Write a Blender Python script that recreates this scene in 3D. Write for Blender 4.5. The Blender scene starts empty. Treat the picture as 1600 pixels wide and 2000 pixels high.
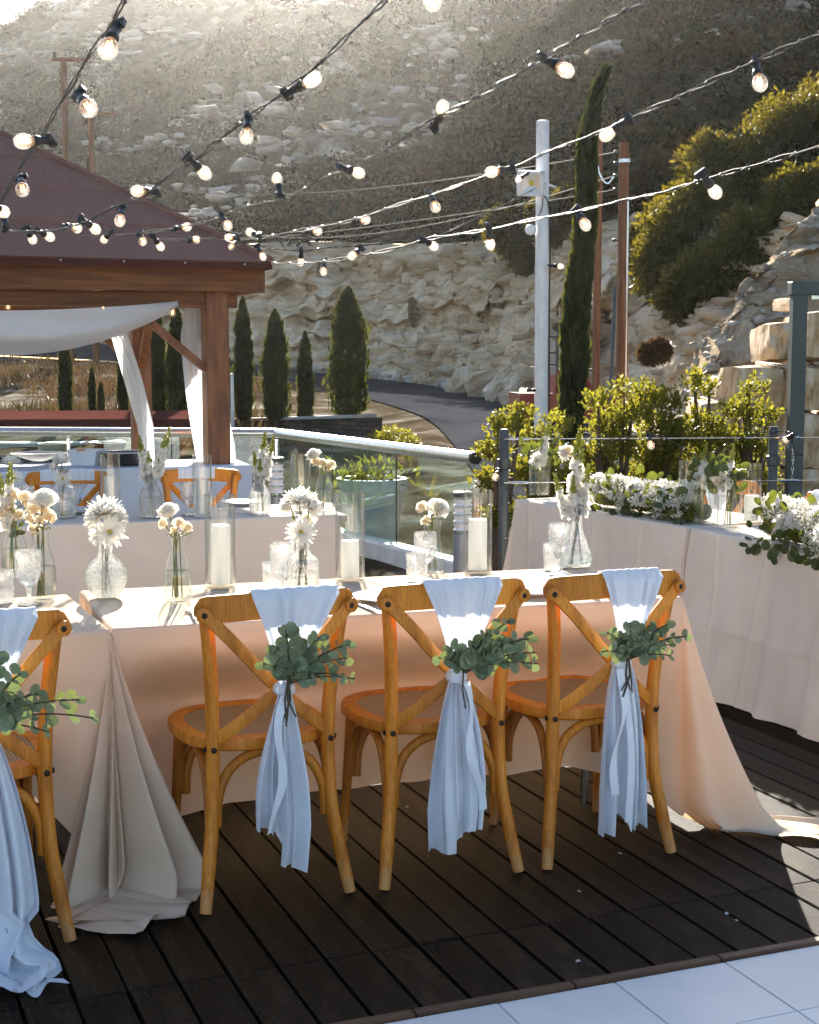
import bpy, math, random
import numpy as np
from mathutils import Vector, Matrix, noise as mnoise
R = math.radians
rnd = random.Random(7)
npr = np.random.RandomState(7)
S = bpy.context.scene
COL = S.collection

# ------------------------------------------------------------------ camera, light, exposure
F, H, PITCH = 2850.0, 1.55, math.atan(305 / 2850.0)
cam = bpy.data.cameras.new('camera')
cam.sensor_fit = 'HORIZONTAL'; cam.sensor_width = 36; cam.lens = 36 * F / 1600
cam.clip_start = 0.05; cam.clip_end = 2000
co = bpy.data.objects.new('camera', cam); COL.objects.link(co)
co.location = (0, 0, H); co.rotation_euler = (R(90) - PITCH, 0, 0)
S.camera = co
SUN_AZ, SUN_EL = R(-4.5), R(23.0)          # azimuth from +Y, negative = towards -X
world = bpy.data.worlds.new('World'); S.world = world; world.use_nodes = True
wn = world.node_tree.nodes; wl = world.node_tree.links
sky = wn.new('ShaderNodeTexSky'); sky.sky_type = 'NISHITA'; sky.sun_disc = False
sky.sun_elevation = SUN_EL; sky.sun_rotation = SUN_AZ; sky.altitude = 50
sky.air_density = 1.0; sky.dust_density = 1.2; sky.ozone_density = 1.0
wl.new(sky.outputs[0], wn['Background'].inputs[0]); wn['Background'].inputs[1].default_value = 0.056
sl = bpy.data.lights.new('sun', 'SUN'); sl.energy = 5.0; sl.angle = R(0.5); sl.color = (1.0, 0.93, 0.82)
so = bpy.data.objects.new('sun', sl); COL.objects.link(so)
sdir = Vector((math.sin(SUN_AZ) * math.cos(SUN_EL), math.cos(SUN_AZ) * math.cos(SUN_EL), math.sin(SUN_EL)))
so.rotation_euler = sdir.to_track_quat('Z', 'Y').to_euler(); so.location = sdir * 60
S.view_settings.view_transform = 'Standard'; S.view_settings.look = 'None'
S.view_settings.gamma = 1; S.view_settings.use_curve_mapping = False
S.view_settings.exposure = 2.2
S.cycles.max_bounces = 10; S.cycles.transparent_max_bounces = 24; S.cycles.transmission_bounces = 8
S.cycles.diffuse_bounces = 4; S.cycles.glossy_bounces = 4
S.cycles.caustics_reflective = False; S.cycles.caustics_refractive = False
S.cycles.sample_clamp_indirect = 4.0; S.cycles.use_denoising = True

# ------------------------------------------------------------------ coordinates
_fw = Vector((0, math.cos(PITCH), -math.sin(PITCH))); _up = Vector((0, math.sin(PITCH), math.cos(PITCH)))
def ray(u, v): return Vector((1, 0, 0)) * ((u - 800) / F) + _up * ((1000 - v) / F) + _fw
def at(u, v, z=0.0):                      # survey point on the level z
    r = ray(u, v); return Vector((0, 0, H)) + r * ((z - H) / r.z)
def dp(u, v, y):                          # survey point at the distance y
    r = ray(u, v); return Vector((0, 0, H)) + r * (y / r.y)

# ------------------------------------------------------------------ materials
def nd(m, t, **k):
    n = m.node_tree.nodes.new(t)
    for a, b in k.items(): setattr(n, a, b)
    return n
def newmat(name):
    m = bpy.data.materials.new(name); m.use_nodes = True
    return m, m.node_tree.nodes['Principled BSDF'], m.node_tree.links
def varied(m, lk, cols, scale, stretch=(1, 1, 1), detail=5, rough=.6, lo=.35, hi=.65, orand=0.0, dist=0.0):
    tc = nd(m, 'ShaderNodeTexCoord'); mp = nd(m, 'ShaderNodeMapping'); mp.inputs['Scale'].default_value = stretch
    no = nd(m, 'ShaderNodeTexNoise'); no.inputs['Scale'].default_value = scale; no.inputs['Detail'].default_value = detail
    no.inputs['Roughness'].default_value = rough; no.inputs['Distortion'].default_value = dist
    lk.new(tc.outputs['Object'], mp.inputs[0]); lk.new(mp.outputs[0], no.inputs['Vector'])
    cr = nd(m, 'ShaderNodeValToRGB'); e = cr.color_ramp.elements
    while len(e) < len(cols): e.new(.5)
    for i, c in enumerate(cols):
        e[i].position = lo + (hi - lo) * i / max(1, len(cols) - 1); e[i].color = (*c, 1)
    lk.new(no.outputs[0], cr.inputs[0]); out = cr.outputs[0]
    if orand:
        oi = nd(m, 'ShaderNodeObjectInfo'); mr = nd(m, 'ShaderNodeMapRange')
        mr.inputs[3].default_value = 1 - orand; mr.inputs[4].default_value = 1 + orand
        hs = nd(m, 'ShaderNodeHueSaturation'); lk.new(oi.outputs['Random'], mr.inputs[0])
        lk.new(mr.outputs[0], hs.inputs['Value']); lk.new(out, hs.inputs['Color']); out = hs.outputs[0]
    return out, no, mp
def bump(m, lk, height, strength, distance, p, prev=None):
    b = nd(m, 'ShaderNodeBump'); b.inputs['Strength'].default_value = strength; b.inputs['Distance'].default_value = distance
    lk.new(height, b.inputs['Height'])
    if prev: lk.new(prev, b.inputs['Normal'])
    lk.new(b.outputs[0], p.inputs['Normal']); return b.outputs[0]
def simple(name, cols, scale=8, rough=.5, metal=0, bmp=0, bdist=.005, coat=0, stretch=(1, 1, 1), orand=0, spec=.5, detail=5, bscale=None, lo=.35, hi=.65):
    m, p, lk = newmat(name)
    if not isinstance(cols[0], (tuple, list)): cols = [tuple(c * .88 for c in cols), tuple(min(1, c * 1.1) for c in cols)]
    c, no, mp = varied(m, lk, cols, scale, stretch, orand=orand, detail=detail, lo=lo, hi=hi); lk.new(c, p.inputs['Base Color'])
    p.inputs['Roughness'].default_value = rough; p.inputs['Metallic'].default_value = metal
    p.inputs['Coat Weight'].default_value = coat; p.inputs['Specular IOR Level'].default_value = spec
    if bmp:
        h = no.outputs[0]
        if bscale:
            n2 = nd(m, 'ShaderNodeTexNoise'); n2.inputs['Scale'].default_value = bscale; n2.inputs['Detail'].default_value = 6
            lk.new(mp.outputs[0], n2.inputs['Vector']); h = n2.outputs[0]
        bump(m, lk, h, bmp, bdist, p)
    return m
def cloth(name, col, transl=.35, tcol=None, scale=3, weave=True, rough=.9, sheer=0.0):
    m = bpy.data.materials.new(name); m.use_nodes = True; lk = m.node_tree.links; m.node_tree.nodes.remove(m.node_tree.nodes['Principled BSDF'])
    out = m.node_tree.nodes['Material Output']
    c, no, mp = varied(m, lk, [tuple(x * .93 for x in col), tuple(min(1, x * 1.05) for x in col)], scale)
    d = nd(m, 'ShaderNodeBsdfDiffuse'); t = nd(m, 'ShaderNodeBsdfTranslucent'); mx = nd(m, 'ShaderNodeMixShader')
    lk.new(c, d.inputs[0]); t.inputs[0].default_value = (*(tcol or col), 1); mx.inputs[0].default_value = transl
    if weave:
        w1 = nd(m, 'ShaderNodeTexNoise'); w1.inputs['Scale'].default_value = 350; w1.inputs['Detail'].default_value = 2
        w2 = nd(m, 'ShaderNodeTexNoise'); w2.inputs['Scale'].default_value = 9; w2.inputs['Detail'].default_value = 3
        ad = nd(m, 'ShaderNodeMath', operation='MULTIPLY_ADD'); ad.inputs[1].default_value = .12
        tcn = [n for n in m.node_tree.nodes if n.type == 'TEX_COORD'][0]
        lk.new(tcn.outputs['Object'], w1.inputs[0]); lk.new(tcn.outputs['Object'], w2.inputs[0])
        lk.new(w1.outputs[0], ad.inputs[0]); lk.new(w2.outputs[0], ad.inputs[2])
        b = nd(m, 'ShaderNodeBump'); b.inputs['Strength'].default_value = .35; b.inputs['Distance'].default_value = .006
        lk.new(ad.outputs[0], b.inputs['Height']); lk.new(b.outputs[0], d.inputs['Normal'])
    lk.new(d.outputs[0], mx.inputs[1]); lk.new(t.outputs[0], mx.inputs[2]); last = mx.outputs[0]
    if sheer:
        tr = nd(m, 'ShaderNodeBsdfTransparent'); m2 = nd(m, 'ShaderNodeMixShader'); m2.inputs[0].default_value = sheer
        lk.new(last, m2.inputs[1]); lk.new(tr.outputs[0], m2.inputs[2]); last = m2.outputs[0]
    lk.new(last, out.inputs[0]); return m
def leafmat(name, cols, transl=.4, tcol=None, scale=6, rough=.55, orand=.0, lo=.3, hi=.7, spec=.3):
    m, p, lk = newmat(name); c, no, mp = varied(m, lk, cols, scale, orand=orand, lo=lo, hi=hi)
    lk.new(c, p.inputs['Base Color']); p.inputs['Roughness'].default_value = rough; p.inputs['Specular IOR Level'].default_value = spec
    t = nd(m, 'ShaderNodeBsdfTranslucent'); mx = nd(m, 'ShaderNodeMixShader'); mx.inputs[0].default_value = transl
    if tcol: t.inputs[0].default_value = (*tcol, 1)
    else: lk.new(c, t.inputs[0])
    lk.new(p.outputs[0], mx.inputs[1]); lk.new(t.outputs[0], mx.inputs[2])
    lk.new(mx.outputs[0], m.node_tree.nodes['Material Output'].inputs[0]); return m
def glass(name, tint=(.97, .985, .98), refl=1.0, rough=.01, refr=0.0, bmp=0, bscale=60, base=.03, glow_mix=0.0):
    m = bpy.data.materials.new(name); m.use_nodes = True; lk = m.node_tree.links; m.node_tree.nodes.remove(m.node_tree.nodes['Principled BSDF'])
    out = m.node_tree.nodes['Material Output']
    tr = nd(m, 'ShaderNodeBsdfTransparent'); tr.inputs[0].default_value = (*tint, 1)
    gl = nd(m, 'ShaderNodeBsdfGlossy'); gl.inputs['Roughness'].default_value = rough
    lw = nd(m, 'ShaderNodeLayerWeight'); lw.inputs[0].default_value = .5
    pw = nd(m, 'ShaderNodeMath', operation='POWER'); pw.inputs[1].default_value = 3.0
    ml = nd(m, 'ShaderNodeMath', operation='MULTIPLY_ADD'); ml.inputs[1].default_value = refl * .8; ml.inputs[2].default_value = base; ml.use_clamp = True
    mx = nd(m, 'ShaderNodeMixShader'); lk.new(lw.outputs['Facing'], pw.inputs[0]); lk.new(pw.outputs[0], ml.inputs[0]); lk.new(ml.outputs[0], mx.inputs[0])
    first = tr.outputs[0]
    if refr:
        gs = nd(m, 'ShaderNodeBsdfGlass'); gs.inputs['IOR'].default_value = 1.35; gs.inputs['Roughness'].default_value = 0.02
        m2 = nd(m, 'ShaderNodeMixShader'); m2.inputs[0].default_value = refr
        lk.new(tr.outputs[0], m2.inputs[1]); lk.new(gs.outputs[0], m2.inputs[2]); first = m2.outputs[0]
    if bmp:
        tc = nd(m, 'ShaderNodeTexCoord'); vo = nd(m, 'ShaderNodeTexVoronoi'); vo.inputs['Scale'].default_value = bscale
        b = nd(m, 'ShaderNodeBump'); b.inputs['Strength'].default_value = bmp; b.inputs['Distance'].default_value = .004
        lk.new(tc.outputs['Object'], vo.inputs[0]); lk.new(vo.outputs[0], b.inputs['Height'])
        lk.new(b.outputs[0], gl.inputs['Normal']); lk.new(b.outputs[0], lw.inputs['Normal'])
        if refr: lk.new(b.outputs[0], gs.inputs['Normal'])
    lk.new(first, mx.inputs[1]); lk.new(gl.outputs[0], mx.inputs[2]); last = mx.outputs[0]
    if glow_mix:  # white translucency mixed into clear glass, standing in for sparkle and bulb glow
        tl = nd(m, 'ShaderNodeBsdfTranslucent'); tl.inputs[0].default_value = (.95, .97, .97, 1); m3 = nd(m, 'ShaderNodeMixShader'); m3.inputs[0].default_value = glow_mix
        if bmp: lk.new(b.outputs[0], tl.inputs['Normal'])
        lk.new(last, m3.inputs[1]); lk.new(tl.outputs[0], m3.inputs[2]); last = m3.outputs[0]
    lk.new(last, out.inputs[0]); return m
def emit(name, col, s):
    m, p, lk = newmat(name); p.inputs['Base Color'].default_value = (*col, 1)
    p.inputs['Emission Color'].default_value = (*col, 1); p.inputs['Emission Strength'].default_value = s; return m

M = {}
def mk_wood(name, cols, wear=True):
    m, p, lk = newmat(name); c, no, mp = varied(m, lk, cols, 2.6, (9, 9, 1.6), detail=8, rough=.62, orand=.14, lo=.28, hi=.72, dist=.35)
    tc = [n for n in m.node_tree.nodes if n.type == 'TEX_COORD'][0]
    n2 = nd(m, 'ShaderNodeTexNoise'); n2.inputs['Scale'].default_value = 34; n2.inputs['Detail'].default_value = 8; n2.inputs['Roughness'].default_value = .7
    m2 = nd(m, 'ShaderNodeMapping'); m2.inputs['Scale'].default_value = (5, 5, .35); lk.new(tc.outputs['Object'], m2.inputs[0]); lk.new(m2.outputs[0], n2.inputs[0])
    cr = nd(m, 'ShaderNodeValToRGB'); cr.color_ramp.elements[0].position = .36; cr.color_ramp.elements[0].color = (.62, .52, .42, 1); cr.color_ramp.elements[1].position = .56
    lk.new(n2.outputs[0], cr.inputs[0]); mx = nd(m, 'ShaderNodeMix', data_type='RGBA', blend_type='MULTIPLY'); mx.inputs[0].default_value = .7
    lk.new(c, mx.inputs[6]); lk.new(cr.outputs[0], mx.inputs[7]); out = mx.outputs[2]
    sx = nd(m, 'ShaderNodeSeparateXYZ'); lk.new(tc.outputs['Object'], sx.inputs[0])          # scuffed, bare feet
    n3 = nd(m, 'ShaderNodeTexNoise'); n3.inputs['Scale'].default_value = 45; n3.inputs['Detail'].default_value = 5; lk.new(tc.outputs['Object'], n3.inputs[0])
    ad = nd(m, 'ShaderNodeMath', operation='MULTIPLY_ADD'); ad.inputs[1].default_value = -.30; lk.new(n3.outputs[0], ad.inputs[0]); lk.new(sx.outputs[2], ad.inputs[2])
    mr = nd(m, 'ShaderNodeMapRange'); mr.inputs[1].default_value = -.14; mr.inputs[2].default_value = -.06; mr.inputs[3].default_value = .38; mr.inputs[4].default_value = 0; lk.new(ad.outputs[0], mr.inputs[0])
    m3 = nd(m, 'ShaderNodeMix', data_type='RGBA'); m3.inputs[7].default_value = (.46, .33, .20, 1); lk.new(mr.outputs[0], m3.inputs[0]); lk.new(out, m3.inputs[6]); lk.new(m3.outputs[2], p.inputs['Base Color'])
    p.inputs['Roughness'].default_value = .5; p.inputs['Coat Weight'].default_value = .08; p.inputs['Specular IOR Level'].default_value = .35
    bump(m, lk, n2.outputs[0], .25, .002, p); return m
M['chair'] = mk_wood('chair_wood', [(.42, .136, .011), (.66, .236, .020), (.77, .32, .040)])
M['chair_shaded'] = mk_wood('chair_wood_shaded', [(.30, .09, .010), (.50, .17, .018), (.58, .22, .026)])  # chair wood again, with shade put into the colour of front legs and braces
M['bolt'] = simple('bolt', (.035, .025, .018), 60, .45, metal=.7)
M['rattan'] = None
M['linen'] = cloth('linen_cloth', (.77, .635, .495), .21, (.86, .60, .36))
M['linen_grey'] = cloth('linen_cloth_taupe', (.82, .715, .63), .16, (.80, .62, .46))
M['sash'] = cloth('sash_cloth', (.81, .86, .94), .16, (.80, .85, .93), weave=False)
M['napkin'] = cloth('napkin_cloth', (.70, .78, .88), .2, weave=False)
M['sheer'] = cloth('sheer_cloth', (.80, .82, .86), .45, (.85, .85, .85), weave=False, sheer=.12)
M['white_cloth'] = cloth('white_cloth', (.74, .77, .84), .12, weave=False)
M['glass'] = glass('clear_glass', refl=1.1, base=.06, rough=.03)
M['pane'] = glass('pane_glass', (.80, .90, .88), refl=1.0, base=.05)
M['cut'] = glass('cut_glass', (.98, .99, .99), refl=1.0, refr=.62, bmp=.6, bscale=70, base=.12, rough=.10, glow_mix=.06)
M['cutfine'] = glass('hobnail_glass', (.98, .99, .99), refl=1.0, refr=.55, bmp=1.0, bscale=120, base=.14, rough=.12, glow_mix=.06)
M['water'] = glass('water', (.95, .97, .95), refl=.6, base=.02)
M['wax'] = leafmat('candle_wax', [(.84, .82, .79), (.88, .86, .83)], .35, (.92, .90, .86), 20, .45)
M['wick'] = simple('wick', (.03, .03, .03), 20, .8)
M['china'] = simple('china', (.80, .80, .80), 10, .2, coat=.4)
M['steel'] = simple('steel', (.62, .62, .63), 40, .22, metal=1)
M['black'] = simple('black_plastic', (.018, .018, .018), 30, .38)
M['wire'] = simple('cable', (.02, .02, .018), 30, .55, spec=.4)
M['line'] = simple('power_line_cable', (.05, .05, .05), 30, .8, spec=.1)
M['filament'] = emit('filament', (1.0, .50, .16), 2.2)
M['bulb'] = glass('bulb_glass', (.99, .97, .93), refl=1.1, base=.07, glow_mix=.12)
M['rail'] = simple('rail_metal', (.72, .73, .74), 30, .28, metal=.85)
M['white_paint'] = simple('white_paint', (.74, .75, .77), 6, .45, bmp=.05)
M['pole'] = simple('painted_pole', [(.62, .64, .67), (.76, .77, .79), (.5, .46, .4)], 5, .45, stretch=(3, 3, 1), lo=.4, hi=.82)
M['dark_steel'] = simple('dark_steel', (.055, .065, .07), 12, .4, metal=.4)
M['frame_green'] = simple('frame_paint', (.045, .066, .066), 12, .45)
M['stain'] = simple('stained_timber', [(.10, .034, .010), (.17, .060, .017), (.24, .095, .028)], 2.2, .5, bmp=.15, bdist=.003, stretch=(.5, 2, 14), spec=.3)
M['stain_v'] = simple('stained_timber_post', [(.12, .036, .012), (.22, .072, .022), (.30, .11, .034)], 3.2, .5, bmp=.2, bdist=.003, stretch=(8, 8, 1))
M['utility'] = simple('pole_timber', [(.09, .032, .014), (.20, .075, .03), (.25, .105, .045)], 2.5, .75, bmp=.4, bdist=.006, stretch=(9, 9, .6))
M['felt'] = simple('roof_felt', [(.15, .066, .048), (.285, .14, .105)], 120, .95, bmp=.5, bdist=.004, detail=2)
M['asphalt'] = simple('asphalt', [(.034, .036, .042), (.046, .049, .056), (.058, .060, .066)], .6, .9, bmp=.2, bdist=.01, detail=9, spec=0)
M['tile'] = simple('white_tile', [(.70, .70, .71), (.77, .765, .76)], 3.0, .42, orand=.03)
M['grout'] = simple('grout', (.03, .03, .028), 20, .9)
M['strip'] = simple('edge_timber', [(.06, .028, .014), (.13, .058, .024)], 6, .6, stretch=(1, 8, 8), bmp=.2)
M['concrete'] = simple('concrete', [(.30, .29, .27), (.46, .45, .42)], 2, .85, bmp=.2)
M['terrace'] = simple('pale_paving', [(.17, .18, .175), (.30, .31, .30)], .8, .7, spec=.08)
M['stone_dark'] = None
M['ground'] = simple('dry_earth', [(.045, .032, .020), (.095, .075, .052), (.25, .23, .20)], .9, .95, bmp=.8, bdist=.08, detail=9, spec=0)
M['block'] = simple('limestone_block', [(.36, .22, .10), (.56, .40, .235), (.66, .53, .37)], 2.2, .9, bmp=.7, bdist=.03, stretch=(3, 3, .7), detail=9)
M['pot'] = simple('white_pot', (.66, .68, .70), 8, .5)
M['brownpot'] = simple('brown_pot', (.16, .06, .035), 8, .6)
M['soil'] = simple('soil', (.035, .022, .015), 20, .95, bmp=.6)
M['bark'] = simple('bark', [(.05, .032, .02), (.13, .085, .055)], 8, .9, bmp=.5, stretch=(4, 4, 1))
M['cypress'] = leafmat('cypress_leaves', [(.010, .017, .005), (.026, .036, .008), (.055, .060, .012)], .28, (.11, .12, .012), 2.2)
M['scrub'] = leafmat('scrub_leaves', [(.008, .010, .003), (.018, .018, .006), (.030, .027, .009)], .06, None, .3, .9, spec=0)
M['scrub_brown'] = leafmat('scrub_leaves_brown', [(.020, .013, .005), (.040, .025, .010), (.058, .036, .015)], .06, None, .3, .9, spec=0)
M['scrub_grey'] = leafmat('scrub_leaves_grey', [(.022, .023, .012), (.042, .041, .022), (.058, .054, .032)], .06, None, .3, .9, spec=0)
M['olive'] = leafmat('olive_leaves', [(.016, .022, .005), (.042, .050, .009), (.085, .082, .014)], .34, (.24, .19, .016), .9)
M['yellow'] = leafmat('yellow_leaves', [(.05, .066, .008), (.11, .115, .012), (.18, .15, .014)], .42, (.31, .285, .025), 3)
M['dry'] = leafmat('dry_grass_blades', [(.065, .035, .014), (.13, .075, .032), (.05, .05, .014)], .25, None, .5)
M['yucca'] = leafmat('yucca_leaves', [(.08, .11, .012), (.20, .19, .02)], .4, (.4, .34, .03), 4)
M['euc'] = leafmat('eucalyptus_leaves', [(.12, .155, .08), (.20, .245, .145), (.29, .335, .23)], .22, (.20, .24, .05), 4, orand=.35)
M['garland'] = leafmat('garland_leaves', [(.030, .045, .018), (.075, .098, .045)], .22, (.22, .25, .02), 5, orand=.45)
M['stem'] = leafmat('green_stem', [(.10, .13, .02), (.19, .21, .04)], .3, (.3, .3, .04), 9)
M['twig'] = simple('twig', (.06, .045, .025), 30, .7)
M['petal'] = leafmat('white_petals', [(.82, .82, .80), (.90, .89, .87)], .48, (.94, .90, .80), 30)
M['cream'] = leafmat('cream_petals', [(.82, .73, .58), (.88, .82, .71)], .45, (.90, .78, .56), 18)
M['bud'] = leafmat('green_buds', [(.22, .26, .03), (.38, .38, .06)], .3, (.45, .42, .06), 25)
M['gold'] = simple('flower_centre', (.45, .36, .05), 40, .8)
M['redpaint'] = simple('red_paint', (.22, .012, .014), 3, .3, coat=.5)
M['carpaint'] = simple('dark_green_paint', (.02, .035, .032), 3, .25, coat=.6)
M['tyre'] = simple('rubber', (.015, .015, .015), 20, .8)
M['window'] = simple('dark_window', (.02, .025, .03), 4, .08)
M['reflector'] = simple('reflector', (.74, .74, .70), 10, .3, metal=.4)
M['led'] = simple('led_chip', (.62, .50, .04), 40, .5)
M['brownmetal'] = simple('rust_roof', (.085, .032, .026), 3, .9, spec=0)
M['orange'] = simple('orange_label', (.80, .22, .08), 30, .5)

def mk_rattan():
    m, p, lk = newmat('rattan_weave')
    tc = nd(m, 'ShaderNodeTexCoord'); ws = []
    for rot in (0, 90):
        mp = nd(m, 'ShaderNodeMapping'); mp.inputs['Rotation'].default_value[2] = R(rot)
        w = nd(m, 'ShaderNodeTexWave'); w.inputs['Scale'].default_value = 32; w.inputs['Distortion'].default_value = 1.2
        lk.new(tc.outputs['Object'], mp.inputs[0]); lk.new(mp.outputs[0], w.inputs[0]); ws.append(w)
    mu = nd(m, 'ShaderNodeMath', operation='MULTIPLY'); lk.new(ws[0].outputs[1], mu.inputs[0]); lk.new(ws[1].outputs[1], mu.inputs[1])
    cr = nd(m, 'ShaderNodeValToRGB'); cr.color_ramp.elements[0].color = (.20, .115, .05, 1); cr.color_ramp.elements[1].color = (.72, .53, .29, 1)
    cr.color_ramp.elements[1].position = .6
    lk.new(mu.outputs[0], cr.inputs[0]); lk.new(cr.outputs[0], p.inputs['Base Color']); p.inputs['Roughness'].default_value = .6
    bump(m, lk, mu.outputs[0], .8, .004, p); return m
M['rattan'] = mk_rattan()
def mk_deck():
    m, p, lk = newmat('deck_timber')
    c, no, mp = varied(m, lk, [(.005, .0035, .002), (.022, .0135, .007), (.064, .044, .028)], 2.2, (1, 7, 7), detail=8, orand=.5, lo=.3, hi=.75)
    tc = [n for n in m.node_tree.nodes if n.type == 'TEX_COORD'][0]
    w = nd(m, 'ShaderNodeTexWave', bands_direction='Y'); w.inputs['Scale'].default_value = 42
    w.inputs['Distortion'].default_value = .35; w.inputs['Detail Scale'].default_value = 2
    lk.new(tc.outputs['Object'], w.inputs[0])
    mx = nd(m, 'ShaderNodeMix', data_type='RGBA', blend_type='MULTIPLY'); mx.inputs[0].default_value = .9
    cr = nd(m, 'ShaderNodeValToRGB'); cr.color_ramp.elements[0].color = (.10, .10, .10, 1); cr.color_ramp.elements[1].position = .55
    lk.new(w.outputs[1], cr.inputs[0]); lk.new(c, mx.inputs[6]); lk.new(cr.outputs[0], mx.inputs[7]); lk.new(mx.outputs[2], p.inputs['Base Color'])
    b = bump(m, lk, w.outputs[1], .7, .004, p); bump(m, lk, no.outputs[0], .4, .006, p, b)
    p.inputs['Roughness'].default_value = .6; p.inputs['Specular IOR Level'].default_value = .13; return m
M['deck'] = mk_deck()
def mk_rock(name, cols, strata=1.0):
    m, p, lk = newmat(name)
    c, no, mp = varied(m, lk, cols, .55, (1, 1, 2.2), detail=12, rough=.68, lo=.3, hi=.72, dist=.6)
    tc = [n for n in m.node_tree.nodes if n.type == 'TEX_COORD'][0]
    m2 = nd(m, 'ShaderNodeMapping'); m2.inputs['Scale'].default_value = (.28, .28, 2.6); m2.inputs['Rotation'].default_value = (0, R(6), 0)
    n2 = nd(m, 'ShaderNodeTexNoise'); n2.inputs['Scale'].default_value = 1.2; n2.inputs['Detail'].default_value = 9; n2.inputs['Roughness'].default_value = .65
    lk.new(tc.outputs['Object'], m2.inputs[0]); lk.new(m2.outputs[0], n2.inputs[0])
    vo = nd(m, 'ShaderNodeTexVoronoi', feature='DISTANCE_TO_EDGE'); vo.inputs['Scale'].default_value = 1.1
    m3 = nd(m, 'ShaderNodeMapping'); m3.inputs['Scale'].default_value = (.7, .7, 1.6)
    ad = nd(m, 'ShaderNodeMix', data_type='RGBA'); ad.inputs[0].default_value = .18
    lk.new(tc.outputs['Object'], m3.inputs[0]); lk.new(m3.outputs[0], ad.inputs[6]); lk.new(no.outputs[1], ad.inputs[7]); lk.new(ad.outputs[2], vo.inputs[0])
    cr = nd(m, 'ShaderNodeValToRGB'); cr.color_ramp.elements[0].color = (.45, .38, .30, 1); cr.color_ramp.elements[1].position = .05
    lk.new(vo.outputs[0], cr.inputs[0])
    mx = nd(m, 'ShaderNodeMix', data_type='RGBA', blend_type='MULTIPLY'); mx.inputs[0].default_value = .18
    lk.new(c, mx.inputs[6]); lk.new(cr.outputs[0], mx.inputs[7])
    cr2 = nd(m, 'ShaderNodeValToRGB'); cr2.color_ramp.elements[0].position = .33; cr2.color_ramp.elements[0].color = (.42, .36, .29, 1); cr2.color_ramp.elements[1].position = .55
    lk.new(n2.outputs[0], cr2.inputs[0])
    mx2 = nd(m, 'ShaderNodeMix', data_type='RGBA', blend_type='MULTIPLY'); mx2.inputs[0].default_value = .6 * strata
    lk.new(mx.outputs[2], mx2.inputs[6]); lk.new(cr2.outputs[0], mx2.inputs[7]); lk.new(mx2.outputs[2], p.inputs['Base Color'])
    b = bump(m, lk, n2.outputs[0], .9, .25, p); b = bump(m, lk, no.outputs[0], .9, .12, p, b); bump(m, lk, vo.outputs[0], .12, .05, p, b)
    p.inputs['Roughness'].default_value = .95; p.inputs['Specular IOR Level'].default_value = 0; return m
M['cliff'] = mk_rock('limestone_cliff', [(.44, .30, .17), (.72, .55, .37), (.82, .69, .52), (.84, .77, .66)])
M['outcrop'] = mk_rock('rubble_slope', [(.28, .19, .115), (.50, .39, .27), (.64, .54, .42)], .3)
def mk_hill():
    m, p, lk = newmat('hill_ground')
    c, no, mp = varied(m, lk, [(.020, .016, .008), (.042, .031, .017), (.08, .060, .036), (.32, .285, .23), (.60, .56, .49)], .13, (1, 1, 2.2), detail=14, rough=.74, lo=.36, hi=.64, dist=.8)
    lk.new(c, p.inputs['Base Color']); p.inputs['Roughness'].default_value = .95; p.inputs['Specular IOR Level'].default_value = 0
    n2 = nd(m, 'ShaderNodeTexNoise'); n2.inputs['Scale'].default_value = .7; n2.inputs['Detail'].default_value = 12; n2.inputs['Roughness'].default_value = .7
    lk.new(mp.outputs[0], n2.inputs[0]); bump(m, lk, n2.outputs[0], 1.0, 1.6, p); return m
M['hill'] = mk_hill()
M['crag'] = mk_rock('limestone_outcrop', [(.30, .25, .19), (.50, .45, .38), (.64, .60, .54), (.70, .68, .64)], .5)
def mk_stonewall():
    m, p, lk = newmat('dark_stone_wall')
    tc = nd(m, 'ShaderNodeTexCoord'); br = nd(m, 'ShaderNodeTexBrick'); br.inputs['Scale'].default_value = 5
    br.inputs['Color1'].default_value = (.045, .04, .037, 1); br.inputs['Color2'].default_value = (.12, .10, .085, 1); br.inputs['Mortar'].default_value = (.015, .013, .012, 1)
    br.inputs['Mortar Size'].default_value = .03; br.inputs['Brick Width'].default_value = .7; br.inputs['Row Height'].default_value = .3
    mp = nd(m, 'ShaderNodeMapping'); mp.inputs['Rotation'].default_value = (R(90), 0, 0); lk.new(tc.outputs['Object'], mp.inputs[0]); lk.new(mp.outputs[0], br.inputs[0])
    lk.new(br.outputs[0], p.inputs['Base Color']); p.inputs['Roughness'].default_value = .9; bump(m, lk, br.outputs[1], -.5, .02, p); return m
M['stone_dark'] = mk_stonewall()

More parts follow.
